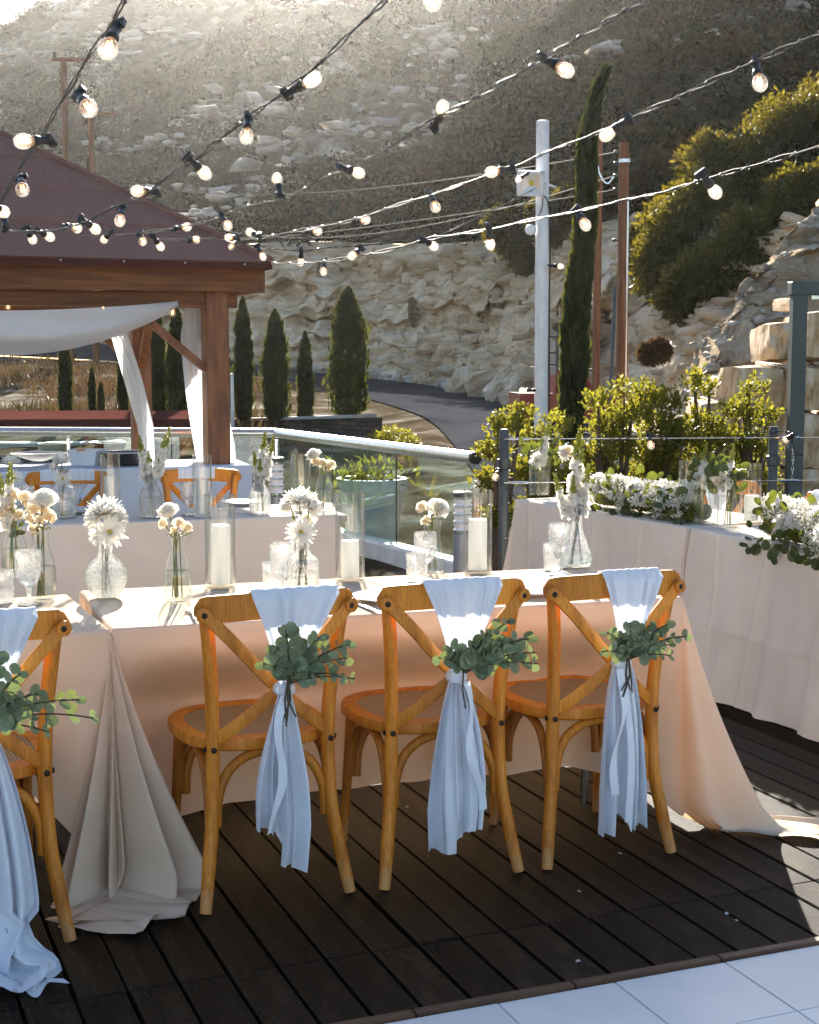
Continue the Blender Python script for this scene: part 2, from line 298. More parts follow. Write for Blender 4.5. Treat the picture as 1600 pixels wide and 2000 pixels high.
# ------------------------------------------------------------------ mesh building
def V(*a): return Vector(a)
class MB:
    def __init__(s): s.v = []; s.f = []
    def add(s, vs, fs):
        o = len(s.v); s.v.extend([tuple(v) for v in vs]); s.f.extend([tuple(i + o for i in f) for f in fs]); return s
    def box(s, c, size, rot=None, bev=0.0):
        hx, hy, hz = [a / 2 for a in size]; c = Vector(c)
        if bev:
            b = min(bev, hx * .9, hy * .9, hz * .9); pts = []
            for z, k in ((-hz, b), (-hz + b, 0), (hz - b, 0), (hz, b)):
                a = [(hx - k, hy - k - b), (hx - k - b, hy - k), (-hx + k + b, hy - k), (-hx + k, hy - k - b), (-hx + k, -hy + k + b), (-hx + k + b, -hy + k), (hx - k - b, -hy + k), (hx - k, -hy + k + b)]
                pts += [Vector((x, y, z)) for x, y in a]
            fs = [tuple(range(7, -1, -1)), tuple(range(24, 32))]
            for r in range(3):
                for i in range(8): fs.append((r * 8 + i, r * 8 + (i + 1) % 8, r * 8 + 8 + (i + 1) % 8, r * 8 + 8 + i))
        else:
            pts = [Vector((x, y, z)) for z in (-hz, hz) for x, y in ((-hx, -hy), (hx, -hy), (hx, hy), (-hx, hy))]
            fs = [(3, 2, 1, 0), (4, 5, 6, 7), (0, 1, 5, 4), (1, 2, 6, 5), (2, 3, 7, 6), (3, 0, 4, 7)]
        if rot is not None: pts = [rot @ p for p in pts]
        return s.add([p + c for p in pts], fs)
    def tube(s, pts, rad, n=10, cap=True, flat=None, upv=None):
        pts = [Vector(p) for p in pts]; m = len(pts)
        if not isinstance(rad, (list, tuple)): rad = [rad] * m
        vs = []; prev = None
        for i, p in enumerate(pts):
            t = (pts[min(i + 1, m - 1)] - pts[max(i - 1, 0)]).normalized()
            if prev is None:
                a = Vector(upv) if upv is not None else (Vector((0, 0, 1)) if abs(t.z) < .9 else Vector((1, 0, 0)))
            else: a = prev
            b = (a - t * a.dot(t))
            b = b.normalized() if b.length > 1e-6 else t.orthogonal().normalized()
            c = t.cross(b); prev = b
            fb, fc = flat if flat else (1, 1)
            for k in range(n):
                w = 2 * math.pi * k / n
                vs.append(p + b * (math.cos(w) * rad[i] * fb) + c * (math.sin(w) * rad[i] * fc))
        fs = [(i * n + k, i * n + (k + 1) % n, (i + 1) * n + (k + 1) % n, (i + 1) * n + k) for i in range(m - 1) for k in range(n)]
        if cap: fs += [tuple(range(n - 1, -1, -1)), tuple((m - 1) * n + k for k in range(n))]
        return s.add(vs, fs)
    def bar(s, pts, w, h, upv):               # rectangular section along a path: w across, h along upv
        pts = [Vector(p) for p in pts]; m = len(pts); vs = []; upv = Vector(upv); e = .2
        for i, p in enumerate(pts):
            t = (pts[min(i + 1, m - 1)] - pts[max(i - 1, 0)]).normalized(); c = t.cross(upv).normalized(); b = c.cross(t)
            for x, y in ((-1 + e, -1), (1 - e, -1), (1, -1 + e), (1, 1 - e), (1 - e, 1), (-1 + e, 1), (-1, 1 - e), (-1, -1 + e)): vs.append(p + c * (x * w / 2) + b * (y * h / 2))
        n = 8
        fs = [(i * n + k, i * n + (k + 1) % n, (i + 1) * n + (k + 1) % n, (i + 1) * n + k) for i in range(m - 1) for k in range(n)]
        fs += [tuple(range(n - 1, -1, -1)), tuple((m - 1) * n + k for k in range(n))]
        return s.add(vs, fs)
    def lathe(s, prof, n=24, c=(0, 0, 0), mod=None, closed_bottom=True, closed_top=False, axis=None):
        c = Vector(c); vs = []
        q = Vector((0, 0, 1)).rotation_difference(Vector(axis)) if axis is not None else None
        for j, (r, z) in enumerate(prof):
            for k in range(n):
                w = 2 * math.pi * (k + (.5 * (j % 2) if mod == 'facet' else 0)) / n
                rr = r * (mod(w, z) if callable(mod) else 1)
                p = Vector((rr * math.cos(w), rr * math.sin(w), z))
                vs.append((q @ p if q else p) + c)
        m = len(prof)
        fs = [(i * n + k, i * n + (k + 1) % n, (i + 1) * n + (k + 1) % n, (i + 1) * n + k) for i in range(m - 1) for k in range(n)]
        if closed_bottom: fs.append(tuple(range(n - 1, -1, -1)))
        if closed_top: fs.append(tuple((m - 1) * n + k for k in range(n)))
        return s.add(vs, fs)
    def grid(s, rows):                         # rows: list of lists of points
        n = len(rows[0]); vs = [p for r in rows for p in r]
        return s.add(vs, [(i * n + j, i * n + j + 1, (i + 1) * n + j + 1, (i + 1) * n + j) for i in range(len(rows) - 1) for j in range(n - 1)])
    def merge(s, o, mat=None):
        return s.add([mat @ Vector(v) for v in o.v] if mat is not None else o.v, o.f)
    def mesh(s, name, m, smooth=True, angle=40):
        me = bpy.data.meshes.new(name); me.from_pydata(s.v, [], s.f); me.update()
        if m is not None: me.materials.append(m)
        if smooth:
            me.polygons.foreach_set('use_smooth', [True] * len(me.polygons))
            if angle: me.set_sharp_from_angle(angle=R(angle))
        return me
def link(name, me, parent=None, mw=None):
    o = bpy.data.objects.new(name, me); COL.objects.link(o)
    if parent is not None: o.parent = parent
    if mw is not None: o.matrix_local = mw
    return o
def part(name, mb, m, parent, smooth=True, mw=None, angle=40): return link(name, mb.mesh(name, m, smooth, angle), parent, mw)
def tag(o, label=None, cat=None, group=None, kind=None):
    if label: o['label'] = label
    if cat: o['category'] = cat
    if group: o['group'] = group
    if kind: o['kind'] = kind
    return o
def thing(name, label, cat, loc=(0, 0, 0), rz=0, group=None):
    o = bpy.data.objects.new(name, None); COL.objects.link(o); o.empty_display_size = .1
    o.location = loc; o.rotation_euler = (0, 0, rz); return tag(o, label, cat, group)
def copy_tree(o, parent=None):
    c = o.copy(); COL.objects.link(c); c.parent = parent
    for ch in list(o.children): copy_tree(ch, c)
    return c
def tri_mesh(name, verts, faces, m, smooth=False):
    me = bpy.data.meshes.new(name); n = len(verts); k = faces.shape[1]; nf = len(faces)
    me.vertices.add(n); me.vertices.foreach_set('co', np.asarray(verts, np.float32).ravel())
    me.loops.add(nf * k); me.loops.foreach_set('vertex_index', faces.astype(np.int32).ravel())
    me.polygons.add(nf); me.polygons.foreach_set('loop_start', np.arange(0, nf * k, k, dtype=np.int32))
    me.polygons.foreach_set('loop_total', np.full(nf, k, np.int32)); me.update(calc_edges=True)
    if smooth: me.polygons.foreach_set('use_smooth', [True] * nf)
    if m is not None: me.materials.append(m)
    return me
def unit(a): return a / np.maximum(1e-9, np.linalg.norm(a, axis=-1, keepdims=True))
def leaf_mesh(name, P, A, L, W, m, curl=.25, NN=None):      # rhombic leaves: base P, axis A, length L, width W
    n = len(P); A = unit(A)
    N = unit(np.cross(A, npr.randn(n, 3))) if NN is None else unit(NN - A * (NN * A).sum(1, keepdims=True)); B = np.cross(A, N)
    L = np.broadcast_to(np.asarray(L, float).reshape(-1, 1), (n, 1)); W = np.broadcast_to(np.asarray(W, float).reshape(-1, 1), (n, 1))
    v = np.stack([P, P + A * L * .5 + B * W * .5 + N * L * curl * .3, P + A * L, P + A * L * .5 - B * W * .5 + N * L * curl * .3], 1).reshape(-1, 3)
    return tri_mesh(name, v, np.arange(4 * n).reshape(-1, 4), m)

# ------------------------------------------------------------------ ground, road, cliff, hill
cols_u = [-1400, -400, 0, 200, 460, 600, 740, 850, 950, 1040, 1130, 1250, 1350, 1600, 2400]
ctrl = {  # per column: road inner edge, road outer edge, cliff base, cliff top, hillside, ridge: (height line v, distance)
 -1400: [(690, 64), (640, 74), (632, 76), (560, 80), (330, 115), (230, 150)],
 -400: [(690, 62), (648, 70), (640, 72), (560, 78), (270, 112), (118, 150)],
 0: [(695, 60), (657, 66), (650, 68), (545, 72), (250, 110), (50, 155)],
 200: [(705, 54), (672, 60), (668, 62), (520, 67), (200, 105), (-14, 150)],
 460: [(730, 44), (708, 48), (704, 49.5), (478, 54), (150, 95), (-90, 140)],
 600: [(752, 38), (728, 44), (724, 45.5), (470, 50), (120, 90), (-130, 140)],
 740: [(786, 30), (742, 40), (736, 41.5), (475, 46), (100, 85), (-170, 140)],
 850: [(822, 24), (756, 36), (750, 37.5), (478, 42), (80, 80), (-190, 135)],
 950: [(960, 14), (775, 32), (768, 33.5), (470, 38), (60, 75), (-210, 130)],
 1040: [(1000, 13), (800, 27), (790, 29), (465, 34), (40, 70), (-230, 125)],
 1130: [(1010, 12.6), (830, 22), (805, 25), (440, 31), (20, 65), (-240, 120)],
 1250: [(1010, 12.4), (850, 20), (790, 23), (420, 28.5), (0, 60), (-260, 115)],
 1350: [(1010, 12.2), (860, 18.5), (760, 21), (400, 26), (-20, 55), (-280, 110)],
 1600: [(1010, 12), (870, 17.5), (740, 20), (380, 25), (-60, 52), (-320, 105)],
 2400: [(1010, 12), (870, 17.5), (740, 20), (380, 25), (-60, 52), (-320, 105)]}
NU = 400
us = np.interp(np.linspace(0, 1, NU), [0, .1, .9, 1], [-1400, -120, 1720, 2400])
cv = np.array([[v for v, d in ctrl[u]] for u in cols_u], float); cd = np.array([[d for v, d in ctrl[u]] for u in cols_u], float)
def smooth_cols(a): return np.stack([np.interp(us, cols_u, a[:, k]) for k in range(a.shape[1])], 1)
CV, CD = smooth_cols(cv), smooth_cols(cd)
ker = np.hanning(25); ker /= ker.sum()
for a in (CV, CD):
    for k in range(a.shape[1]): a[:, k] = np.convolve(np.pad(a[:, k], 12, mode='edge'), ker, mode='valid')
X = (us[:, None] - 800) / F
Dd = np.concatenate([np.full((NU, 1), 8.0), CD, CD[:, -1:] + 60], 1)
Zz = np.zeros_like(Dd)
for i in range(NU):
    for k in range(6): Zz[i, k + 1] = dp(us[i], CV[i, k], CD[i, k]).z
Zz[:, 0] = -.16; Zz[:, 7] = Zz[:, 6] - 14
Xx = np.stack([(us - 800) / F / math.cos(PITCH) * 1.0 * Dd[:, k] for k in range(8)], 1)
def band(k0, k1, n):
    t = np.linspace(0, 1, n)[None, :]
    f = lambda a: a[:, k0:k0 + 1] * (1 - t) + a[:, k1:k1 + 1] * t
    return np.stack([f(Xx), f(Dd), f(Zz)], -1), t
def gridmesh(name, P, m):
    a, b = P.shape[:2]; idx = np.arange(a * b).reshape(a, b)
    f = np.stack([idx[:-1, :-1], idx[1:, :-1], idx[1:, 1:], idx[:-1, 1:]], -1).reshape(-1, 4)
    return tri_mesh(name, P.reshape(-1, 3), f, m, True)
def fbm(p, o=5): return mnoise.fractal(p, 1.0, 2.0, o)
# far sheet under everything
g = MB(); g.add([(-900, -300, -.9), (900, -300, -.9), (900, 900, -.9), (-900, 900, -.9)], [(0, 1, 2, 3)])
tag(part('ground', g, M['ground'], None, False), kind='structure')
P, t = band(0, 1, 40)
for i in range(NU):
    for j in range(1, 39):
        w = min(1, j / 8, (39 - j) / 5); p = Vector(P[i, j]); P[i, j, 2] += w * .10 * fbm(p * .35)
tag(link('verge_ground', gridmesh('verge_ground', P, M['ground'])), kind='structure')
VERGE = P.copy()
P, t = band(1, 2, 10); P[..., 2] += .03
tag(link('road', gridmesh('road', P, M['asphalt'])), kind='structure')
P, t = band(2, 3, 6); tag(link('roadside_ground', gridmesh('roadside_ground', P, M['cliff'])), kind='structure')
P, t = band(3, 4, 90)
for i in range(NU):
    for j in range(90):
        tj = j / 89; w = min(1, tj * 6 + .1, (1 - tj) * 5 + .15); x, y, z = P[i, j]
        q = Vector((x * .30, y * .3, z * .30)); st = Vector((x * .10 + 7, y * .1, z * 1.1 + x * .10))
        cell = mnoise.voronoi(Vector((x * .55, y * .3, z * .9)))[0]
        lay = z * 1.75 + x * .16 + .9 * mnoise.noise(Vector((x * .07, y * .1, z * .05))); fr_ = lay - math.floor(lay); hsh = mnoise.cell(Vector((math.floor(lay) * 3.1, x * .34, 0)))
        P[i, j, 1] += w * (1.5 * fbm(q, 4) + .55 * (hsh - .5) + .22 * fr_ * fr_ + .5 * (mnoise.cell(Vector((math.floor(lay * 2.3) * 1.7, x * .9, 3))) - .5) * .5 - .25 * min(.5, cell[1] - cell[0]) + .35 * fbm(q * 5, 4))
        P[i, j, 2] += w * .35 * mnoise.noise(q * 3)
        # talus apron at the foot
        P[i, j, 1] -= .9 * max(0, .35 - tj) ** 1.0 * 2.0 * (1 if tj > 0 else 0)
CLIFF = P.copy(); cliff = link('cliff', gridmesh('cliff', P, M['cliff'])); cliff.data.polygons.foreach_set('use_smooth', [False] * len(cliff.data.polygons)); tag(cliff, kind='structure')
HP = []
P, t = band(4, 5, 110); P2, t2 = band(5, 6, 70); P3, t3 = band(6, 7, 5)
P = np.concatenate([P, P2[:, 1:], P3[:, 1:]], 1)
for i in range(NU):
    for j in range(P.shape[1]):
        w = min(1, j / 6); p = Vector(P[i, j]); sc = .03 * 0 + 1
        h = 1.6 * fbm(p * .06, 5) + .8 * fbm(p * .25, 4)
        rk = mnoise.noise(p * .075 + Vector((3, 1, 5))); led = max(0, mnoise.noise(Vector((p.x * .12, p.y * .12, p.z * .5 + p.x * .06))) - .05)
        h += 1.2 * led + .9 * abs(fbm(p * .5, 3)) * (1 if rk < .1 else .4) - .5 * min(.6, (lambda c_: c_[1] - c_[0])(mnoise.voronoi(p * .45)[0]))
        P[i, j, 2] += w * h * (.6 if j < 30 else 1)
hill = link('hill', gridmesh('hill', P, M['hill'])); tag(hill, kind='structure')
HILL = P
# near rubble slope at the right
us2 = np.linspace(1290, 2300, 130); rows = 70
sil_u = [1290, 1335, 1400, 1450, 1480, 1540, 1600, 1750, 2300]; sil_v = [815, 735, 620, 548, 518, 440, 395, 330, 300]
P = np.zeros((130, rows, 3))
for i, u in enumerate(us2):
    vt = np.interp(u, sil_u, sil_v); db = 14.6; dt = np.interp(u, [1290, 1340, 1600, 2300], [16.2, 16.6, 19.0, 21.0])
    b = dp(u, 845, db); tp = dp(u, vt, dt)
    for j in range(rows):
        s = j / (rows - 13)
        if s <= 1: p = b.lerp(tp, s)
        else: p = tp + Vector((.35 * (s - 1) * 4, (s - 1) * 9, -(s - 1) * 6))
        w = min(1, s * 5 + .1); q = Vector(p)
        p.y += w * (.42 * fbm(q * .9, 5) + .18 * (mnoise.cell(q * 2.6) - .5)); cell = mnoise.voronoi(q * 2.1)[0]; p.y -= w * .22 * min(.6, cell[1] - cell[0]); p.z += .16 * fbm(q * 1.7 + Vector((5, 0, 0)), 4)
        P[i, j] = p
tag(link('rubble_slope', gridmesh('rubble_slope', P, M['outcrop'])), kind='structure')
SLOPE = P.copy()

# the hazy air of the valley, backlit by the sun
hz = MB().box((0, 95, 44), (560, 290, 94)); hm, hp, hl = newmat('haze_air'); hm.node_tree.nodes.remove(hp)
pv_ = nd(hm, 'ShaderNodeVolumePrincipled'); pv_.inputs['Color'].default_value = (.95, .93, .90, 1); pv_.inputs['Density'].default_value = .00021; pv_.inputs['Anisotropy'].default_value = .915
hl.new(pv_.outputs[0], hm.node_tree.nodes['Material Output'].inputs['Volume'])
tag(part('haze', hz, hm, None, False), kind='stuff')

# boulders at the foot of the cliff
def rock_mesh(name, seed, m, sub=3, amp=.35, sq=(1, 1, 1)):
    import bmesh
    bm = bmesh.new(); bmesh.ops.create_icosphere(bm, subdivisions=sub, radius=1)
    for v in bm.verts:
        c = v.co; k = 1 / max(abs(c.x), abs(c.y), abs(c.z)); c2 = c * (.45 + .55 * k * .75)
        n = mnoise.fractal(c * 1.1 + Vector((seed * 7.1, 0, 0)), 1, 2, 4)
        v.co = Vector((c2.x * sq[0], c2.y * sq[1], c2.z * sq[2])) * (1 + amp * n)
    me = bpy.data.meshes.new(name); bm.to_mesh(me); bm.free(); me.materials.append(m); return me
rocks = [rock_mesh('boulder', i, M['cliff'], 3) for i in range(4)]
for (u, v, d, s) in [(912, 762, 33.6, .5), (955, 772, 31.8, .55), (990, 775, 30.4, .6), (1004, 758, 31, .4), (1020, 788, 28.6, .42), (870, 752, 36, .28), (835, 746, 37, .22), (975, 790, 29.7, .22), (1030, 765, 29, .5), (940, 752, 33.5, .3), (1110, 800, 24.5, .5), (1150, 812, 23.6, .4), (790, 741, 38.5, .2)]:
    p = dp(u, v, d); b = link('boulder', rocks[rnd.randrange(4)], cliff)
    b.location = p; b.rotation_euler = [rnd.uniform(0, 6) for _ in range(3)]; b.scale = [s * rnd.uniform(.8, 1.2) for _ in range(3)]

# hillside scrub: one mass nobody could count
def bush_pts(c, r, n, flat=.75):
    d = unit(npr.randn(n, 3)); d[:, 2] = np.abs(d[:, 2]) * 1.0 - .15
    k = npr.uniform(.55, 1.05, (n, 1)); return c + d * k * r * np.array([1, 1, flat]), d
SCR = {k: ([], [], [], [], []) for k in ('scrub', 'scrub_brown', 'scrub_grey')}; nh = 0
while nh < 2500:
    i = npr.randint(2, NU - 2); j = npr.randint(1, 176)
    if us[i] < -120 or us[i] > 1750:
        if npr.rand() < .7: continue
    p = HILL[i, j]; q = Vector(p)
    mask = mnoise.noise(q * .075 + Vector((3, 1, 5))) + .55 * mnoise.noise(q * .27); dark = np.interp(us[i], [600, 1500], [0, .30])
    if mask + dark < .0 + .15 * (npr.rand() - .5): continue
    kd = mnoise.noise(q * .11 + Vector((9, 4, 1))) + npr.uniform(-.45, .45); k_ = 'scrub' if kd > -.12 else ('scrub_brown' if kd < -.35 else 'scrub_grey')
    for _ in range(npr.randint(2, 5)):
        r = npr.uniform(.35, .95) * np.interp(p[1], [35, 100], [.8, 1.5]); n = 100; c0 = p + np.array([npr.randn() * .7, npr.randn() * .7, npr.uniform(-.1, .35)]) * np.array([1, 1, 1])
        a, b = bush_pts(c0, r, n); T = np.cross(b, npr.randn(n, 3)); PP, AA, LL, WW, NN_ = SCR[k_]
        PP.append(a); AA.append(unit(T) + b * .45); NN_.append(b + npr.randn(n, 3) * .28); LL.append(np.full(n, r * .28) * npr.uniform(.6, 1.3, n)); WW.append(np.full(n, r * .17))
    nh += 1
for k_, (PP, AA, LL, WW, NN_) in SCR.items():
    tag(link('hillside_scrub', leaf_mesh('hillside_scrub', np.concatenate(PP), np.concatenate(AA), np.concatenate(LL), np.concatenate(WW), M[k_], .25, np.concatenate(NN_))), kind='stuff')
# limestone outcrops breaking through the scrub
RV, RF, off_ = [], [], 0
import bmesh as _bm
def crag(seed):
    r = random.Random(seed); bm = _bm.new()
    for _ in range(15):
        v = Vector((r.gauss(0, 1), r.gauss(0, 1), r.gauss(0, 1))).normalized(); k = 1 / max(abs(v.x), abs(v.y), abs(v.z)) ** .75; bm.verts.new(v * k * r.uniform(.7, 1.0) * .9)
    res = _bm.ops.convex_hull(bm, input=bm.verts[:]); _bm.ops.delete(bm, geom=list({e for e in res['geom_interior'] + res['geom_unused'] if isinstance(e, _bm.types.BMVert)}), context='VERTS')
    bm.verts.index_update(); vv = np.array([v.co[:] for v in bm.verts]); ff = np.array([[q.index for q in f.verts] for f in bm.faces]); bm.free(); return vv, ff
CR = [crag(i) for i in range(12)]; cnt = 0
while cnt < 1500:
    i = npr.randint(2, NU - 2); j = int(npr.randint(2, 170))
    if not -150 < us[i] < 1760: continue
    p = HILL[i, j]; q = Vector(p); mk = mnoise.noise(q * .075 + Vector((3, 1, 5))) + .55 * mnoise.noise(q * .27)
    if mk > -.02 - np.interp(us[i], [600, 1500], [0, .22]): continue
    for _ in range(npr.randint(2, 9)):
        vv, ff = CR[npr.randint(12)]; sz = .14 + .42 * npr.rand() ** 2.4; sz *= np.interp(p[1], [30, 110], [.75, 1.6]); a = npr.uniform(0, 6.28); c_, s_ = math.cos(a), math.sin(a)
        w_ = vv * np.array([1.5, 1.0, .62]) * sz; w_ = np.stack([w_[:, 0] * c_ - w_[:, 1] * s_, w_[:, 0] * s_ + w_[:, 1] * c_, w_[:, 2]], 1) + p + np.append(npr.randn(2) * 1.5, 0) + np.array([0, 0, .1 * sz])
        RV.append(w_); RF.append(ff + off_); off_ += len(w_); cnt += 1
CVv, CFf, co_ = [], [], 0
for _ in range(3400):                                    # fractured beds of the cliff face
    i = npr.randint(3, NU - 3); j = int(npr.randint(3, 88)); p = CLIFF[i, j]
    if not 380 < us[i] < 1500: continue
    b_ = mnoise.noise(Vector((p[0] * .10, 2, p[2] * .45))); 
    if b_ < -.05 and npr.rand() < .7: continue
    vv, ff = CR[npr.randint(12)]; sz = (.10 + .30 * npr.rand() ** 2) * p[1] / 42; a = npr.uniform(-.25, .25); dp_ = npr.uniform(-.12, .04)
    w_ = vv * np.array([npr.uniform(1.0, 2.4), .9, npr.uniform(.45, 1.0)]) * sz; w_ = np.stack([w_[:, 0] * math.cos(a) - w_[:, 2] * math.sin(a), w_[:, 1], w_[:, 0] * math.sin(a) + w_[:, 2] * math.cos(a)], 1)
    CVv.append(w_ + p + np.array([0, sz * .45, 0])); CFf.append(ff + co_); co_ += len(w_)
o = link('cliff_blocks', tri_mesh('cliff_blocks', np.concatenate(CVv), np.concatenate(CFf), M['cliff']), cliff); o['kind'] = 'stuff'
for _ in range(1500):                                    # loose stones on the near slope and below the cliff
    vv, ff = CR[npr.randint(12)]; a = npr.uniform(0, 6.28); c_, s_ = math.cos(a), math.sin(a); sz = .018 + .075 * npr.rand() ** 3
    p = SLOPE[npr.randint(2, 90), npr.randint(2, 58)] if npr.rand() < .7 else np.array(dp(npr.uniform(560, 1180), 0, 30)) * 0
    if not p.any():
        u_ = npr.uniform(560, 1180); d_ = np.interp(u_, [460, 600, 740, 850, 950, 1040, 1130, 1250], [49.5, 45.5, 41.5, 37.5, 33.5, 29, 25, 23]) + npr.uniform(-.9, .3); v_ = np.interp(u_, [460, 600, 740, 850, 950, 1040, 1130, 1250], [704, 724, 736, 750, 768, 790, 805, 790]) + npr.uniform(-8, 3); p = np.array(dp(u_, v_, d_)); sz *= 4.0
    w_ = vv * np.array([1.3, 1.0, .8]) * sz; w_ = np.stack([w_[:, 0] * c_ - w_[:, 1] * s_, w_[:, 0] * s_ + w_[:, 1] * c_, w_[:, 2]], 1) + p
    RV.append(w_); RF.append(ff + off_); off_ += len(w_)
tag(link('hillside_rocks', tri_mesh('hillside_rocks', np.concatenate(RV), np.concatenate(RF), M['crag'])), kind='stuff')
# dry grass and low weeds on the verges
PP, AA, LL, WW = [], [], [], []
for _ in range(3600):
    i = npr.randint(0, NU); j = npr.randint(14, 37)
    if us[i] > 520 or mnoise.noise(Vector(VERGE[i, j]) * .35) < -.02: continue
    p = VERGE[i, j]; n = 16; r = npr.uniform(.15, .5)
    PP.append(p + npr.randn(n, 3) * np.array([r, r, .03])); AA.append(np.array([0, 0, 1]) + npr.randn(n, 3) * .45); LL.append(npr.uniform(.12, .42, n)); WW.append(npr.uniform(.02, .05, n))
tag(link('dry_grass', leaf_mesh('dry_grass', np.concatenate(PP), np.concatenate(AA), np.concatenate(LL), np.concatenate(WW), M['dry'])), kind='stuff')

# ------------------------------------------------------------------ deck and tiles
DU = Vector((math.cos(R(21.8)), math.sin(R(21.8)), 0)); DV = Vector((-DU.y, DU.x, 0)); DECK_RZ = R(21.8)
def dk(u, v, z=0): return DU * u + DV * v + Vector((0, 0, z))
V0, V1 = 3.083, 3.444
deck = MB(); a = [dk(-7, V0 - .2, -.035), dk(6.5, V0 - .2, -.035), dk(6.5, 9.4, -.035), dk(-7, 9.4, -.035)]
deck.add(a, [(0, 1, 2, 3)]); dko = part('deck', deck, M['grout'], None, False); tag(dko, kind='structure')
pl = MB(); pl.box((0, 0, -.0125), (1, .1205, .025), bev=.003); plm = pl.mesh('plank', M['deck'], False)
rowsdef = [(V0 + .002, V1 - .003)]
for k in range(-22, 44):
    uc = .06 + k * .1275
    segs = [(V0 + .002, V1 - .003)]; v = V1
    segs += [(V1, V1 + 2.88), (V1 + 2.886, V1 + 5.8)] if k % 2 else [(V1, V1 + 2.2), (V1 + 2.206, V1 + 5.8)]
    for a, b in segs:
        if a > 3.5 + 2.5 and not (-6 < k < 30): continue
        o = link('plank', plm, dko); mid = dk(uc + rnd.uniform(-.0022, .0022), (a + b) / 2, rnd.uniform(-.0015, .0015))
        o.matrix_local = Matrix.Translation(mid) @ Matrix.Rotation(DECK_RZ + R(90), 4, 'Z') @ Matrix.Rotation(rnd.uniform(-.006, .006), 4, 'X') @ Matrix.Diagonal((b - a, 1, 1, 1))
sc = MB(); sc.lathe([(.0045, .0), (.0045, .0015), (.002, .002)], 8, closed_top=True); scm = sc.mesh('screw', M['bolt'])
for k in range(-2, 16):
    for du in (-.03, .03):
        for dv in (-.03, .03):
            o = link('screw', scm, dko); o.location = dk(.06 + k * .1275 + du, V1 + dv, .0005)
st = MB(); 
for k in range(-6, 10):
    o = part('edge_strip', MB().box((0, 0, 0), (.42, .030, .03), bev=.003), M['strip'], dko, False, Matrix.Translation(dk(1.45 + (k - 0) * .424, V0 - .017, -.006)) @ Matrix.Rotation(DECK_RZ, 4, 'Z'))
fl = MB(); a = [dk(-5, -3.0, -.016), dk(6, -3.0, -.016), dk(6, V0 - .03, -.016), dk(-5, V0 - .03, -.016)]
fl.add(a, [(0, 1, 2, 3)]); flo = part('tile_floor', fl, M['grout'], None, False); tag(flo, kind='structure')
tm = MB(); tm.box((0, 0, -.006), (.3185, .3015, .012), bev=.0012); tmm = tm.mesh('tile', M['tile'], False)
for k in range(-6, 12):
    for j in range(0, 7):
        o = link('tile', tmm, flo)
        o.matrix_local = Matrix.Translation(dk(1.448 + (k + .5) * .322, V0 - .034 - (j + .5) * .304, rnd.uniform(-.0005, .0005))) @ Matrix.Rotation(DECK_RZ, 4, 'Z')
# paving outside the deck
pv = MB(); pv.add([(-16, 9.0, -.09), (1.0, 9.0, -.09), (.6, 12.4, -.09), (-1.5, 21, -.09), (-16, 24, -.09)], [(0, 1, 2, 3, 4)])
tag(part('terrace_paving', pv, M['terrace'], None, False), kind='structure')
pm = MB(); pm.add([(0, 0, 0), (.008, -.004, .003), (.018, 0, .002), (.012, .009, .005), (.003, .008, .001)], [(0, 1, 2, 3, 4)]); pmm = pm.mesh('fallen_petal', M['petal'], False)
for (u, v, lab) in [(1136, 1742, 'white petal on the deck in front of the right end chair, alone on its board'), (1422, 1787, 'upper one of the two close white petals near the tile edge at right'), (1443, 1799, 'lower one of the two close white petals near the tile edge at right'), (1216, 1668, 'tiny petal directly under the hem of the narrow right end sash'), (793, 1577, 'petal on the deck left of the middle front sash'), (1125, 1880, 'petal lying closest to the timber edge strip')]:
    o = link('fallen_petal', pmm); o.location = at(u, v, .003); o.rotation_euler = (0, 0, rnd.uniform(0, 6)); s = rnd.uniform(.5, 1.1); o.scale = (s, s, s)
    tag(o, lab, 'petal', 'petals fallen on the deck')

# ------------------------------------------------------------------ gazebo
GC = Vector((-1.35, 10.2, 0))                        # front right post; sides run along -DU and DV
GF, GS = -DU, DV
gaz = thing('gazebo', 'timber gazebo with brown pyramid roof and curtained posts by the glass railing', 'gazebo', GC)
def gz(f, s, z): return GF * f + GS * s + Vector((0, 0, z))
GW, GD = 4.2, 2.6
rotg = Matrix.Rotation(DECK_RZ, 3, 'Z')
for (f, s) in ((0, 0), (0, GD), (GW, 0), (GW, GD)):
    part('post', MB().box(gz(f, s, 1.0), (.16, .16, 2.0), rotg, bev=.006), M['stain_v'], gaz, False)
OV = .30
for (f0, s0, f1, s1) in ((-OV, -.16, GW + OV, -.16), (-OV, GD + .16, GW + OV, GD + .16)):
    c = gz((f0 + f1) / 2, s0, 2.085); part('fascia_beam', MB().box(c, (f1 - f0, .06, .2), rotg, bev=.004), M['stain'], gaz, False)
for f0 in (-.30, GW + .30):
    part('fascia_beam', MB().box(gz(f0, GD / 2, 2.08), (.06, GD + .24, .19), rotg, bev=.004), M['stain_v'], gaz, False)
for s0 in (0, GD): part('tie_beam', MB().box(gz(GW / 2, s0, 1.93), (GW + .3, .10, .10), rotg, bev=.004), M['stain'], gaz, False)
for k in range(7): part('rafter', MB().box(gz(.1 + k * .67, GD / 2, 2.03), (.06, GD + .2, .07), rotg), M['stain_v'], gaz, False)
for (f, s, df, ds) in ((0, 0, .62, 0), (0, GD, .5, 0), (0, 0, 0, .5), (0, GD, 0, -.5)):
    part('brace', MB().bar([gz(f + df * .1, s + ds * .1, 1.45), gz(f + df, s + ds, 1.92)], .05, .07, DU if ds else DV), M['stain_v'], gaz, False)
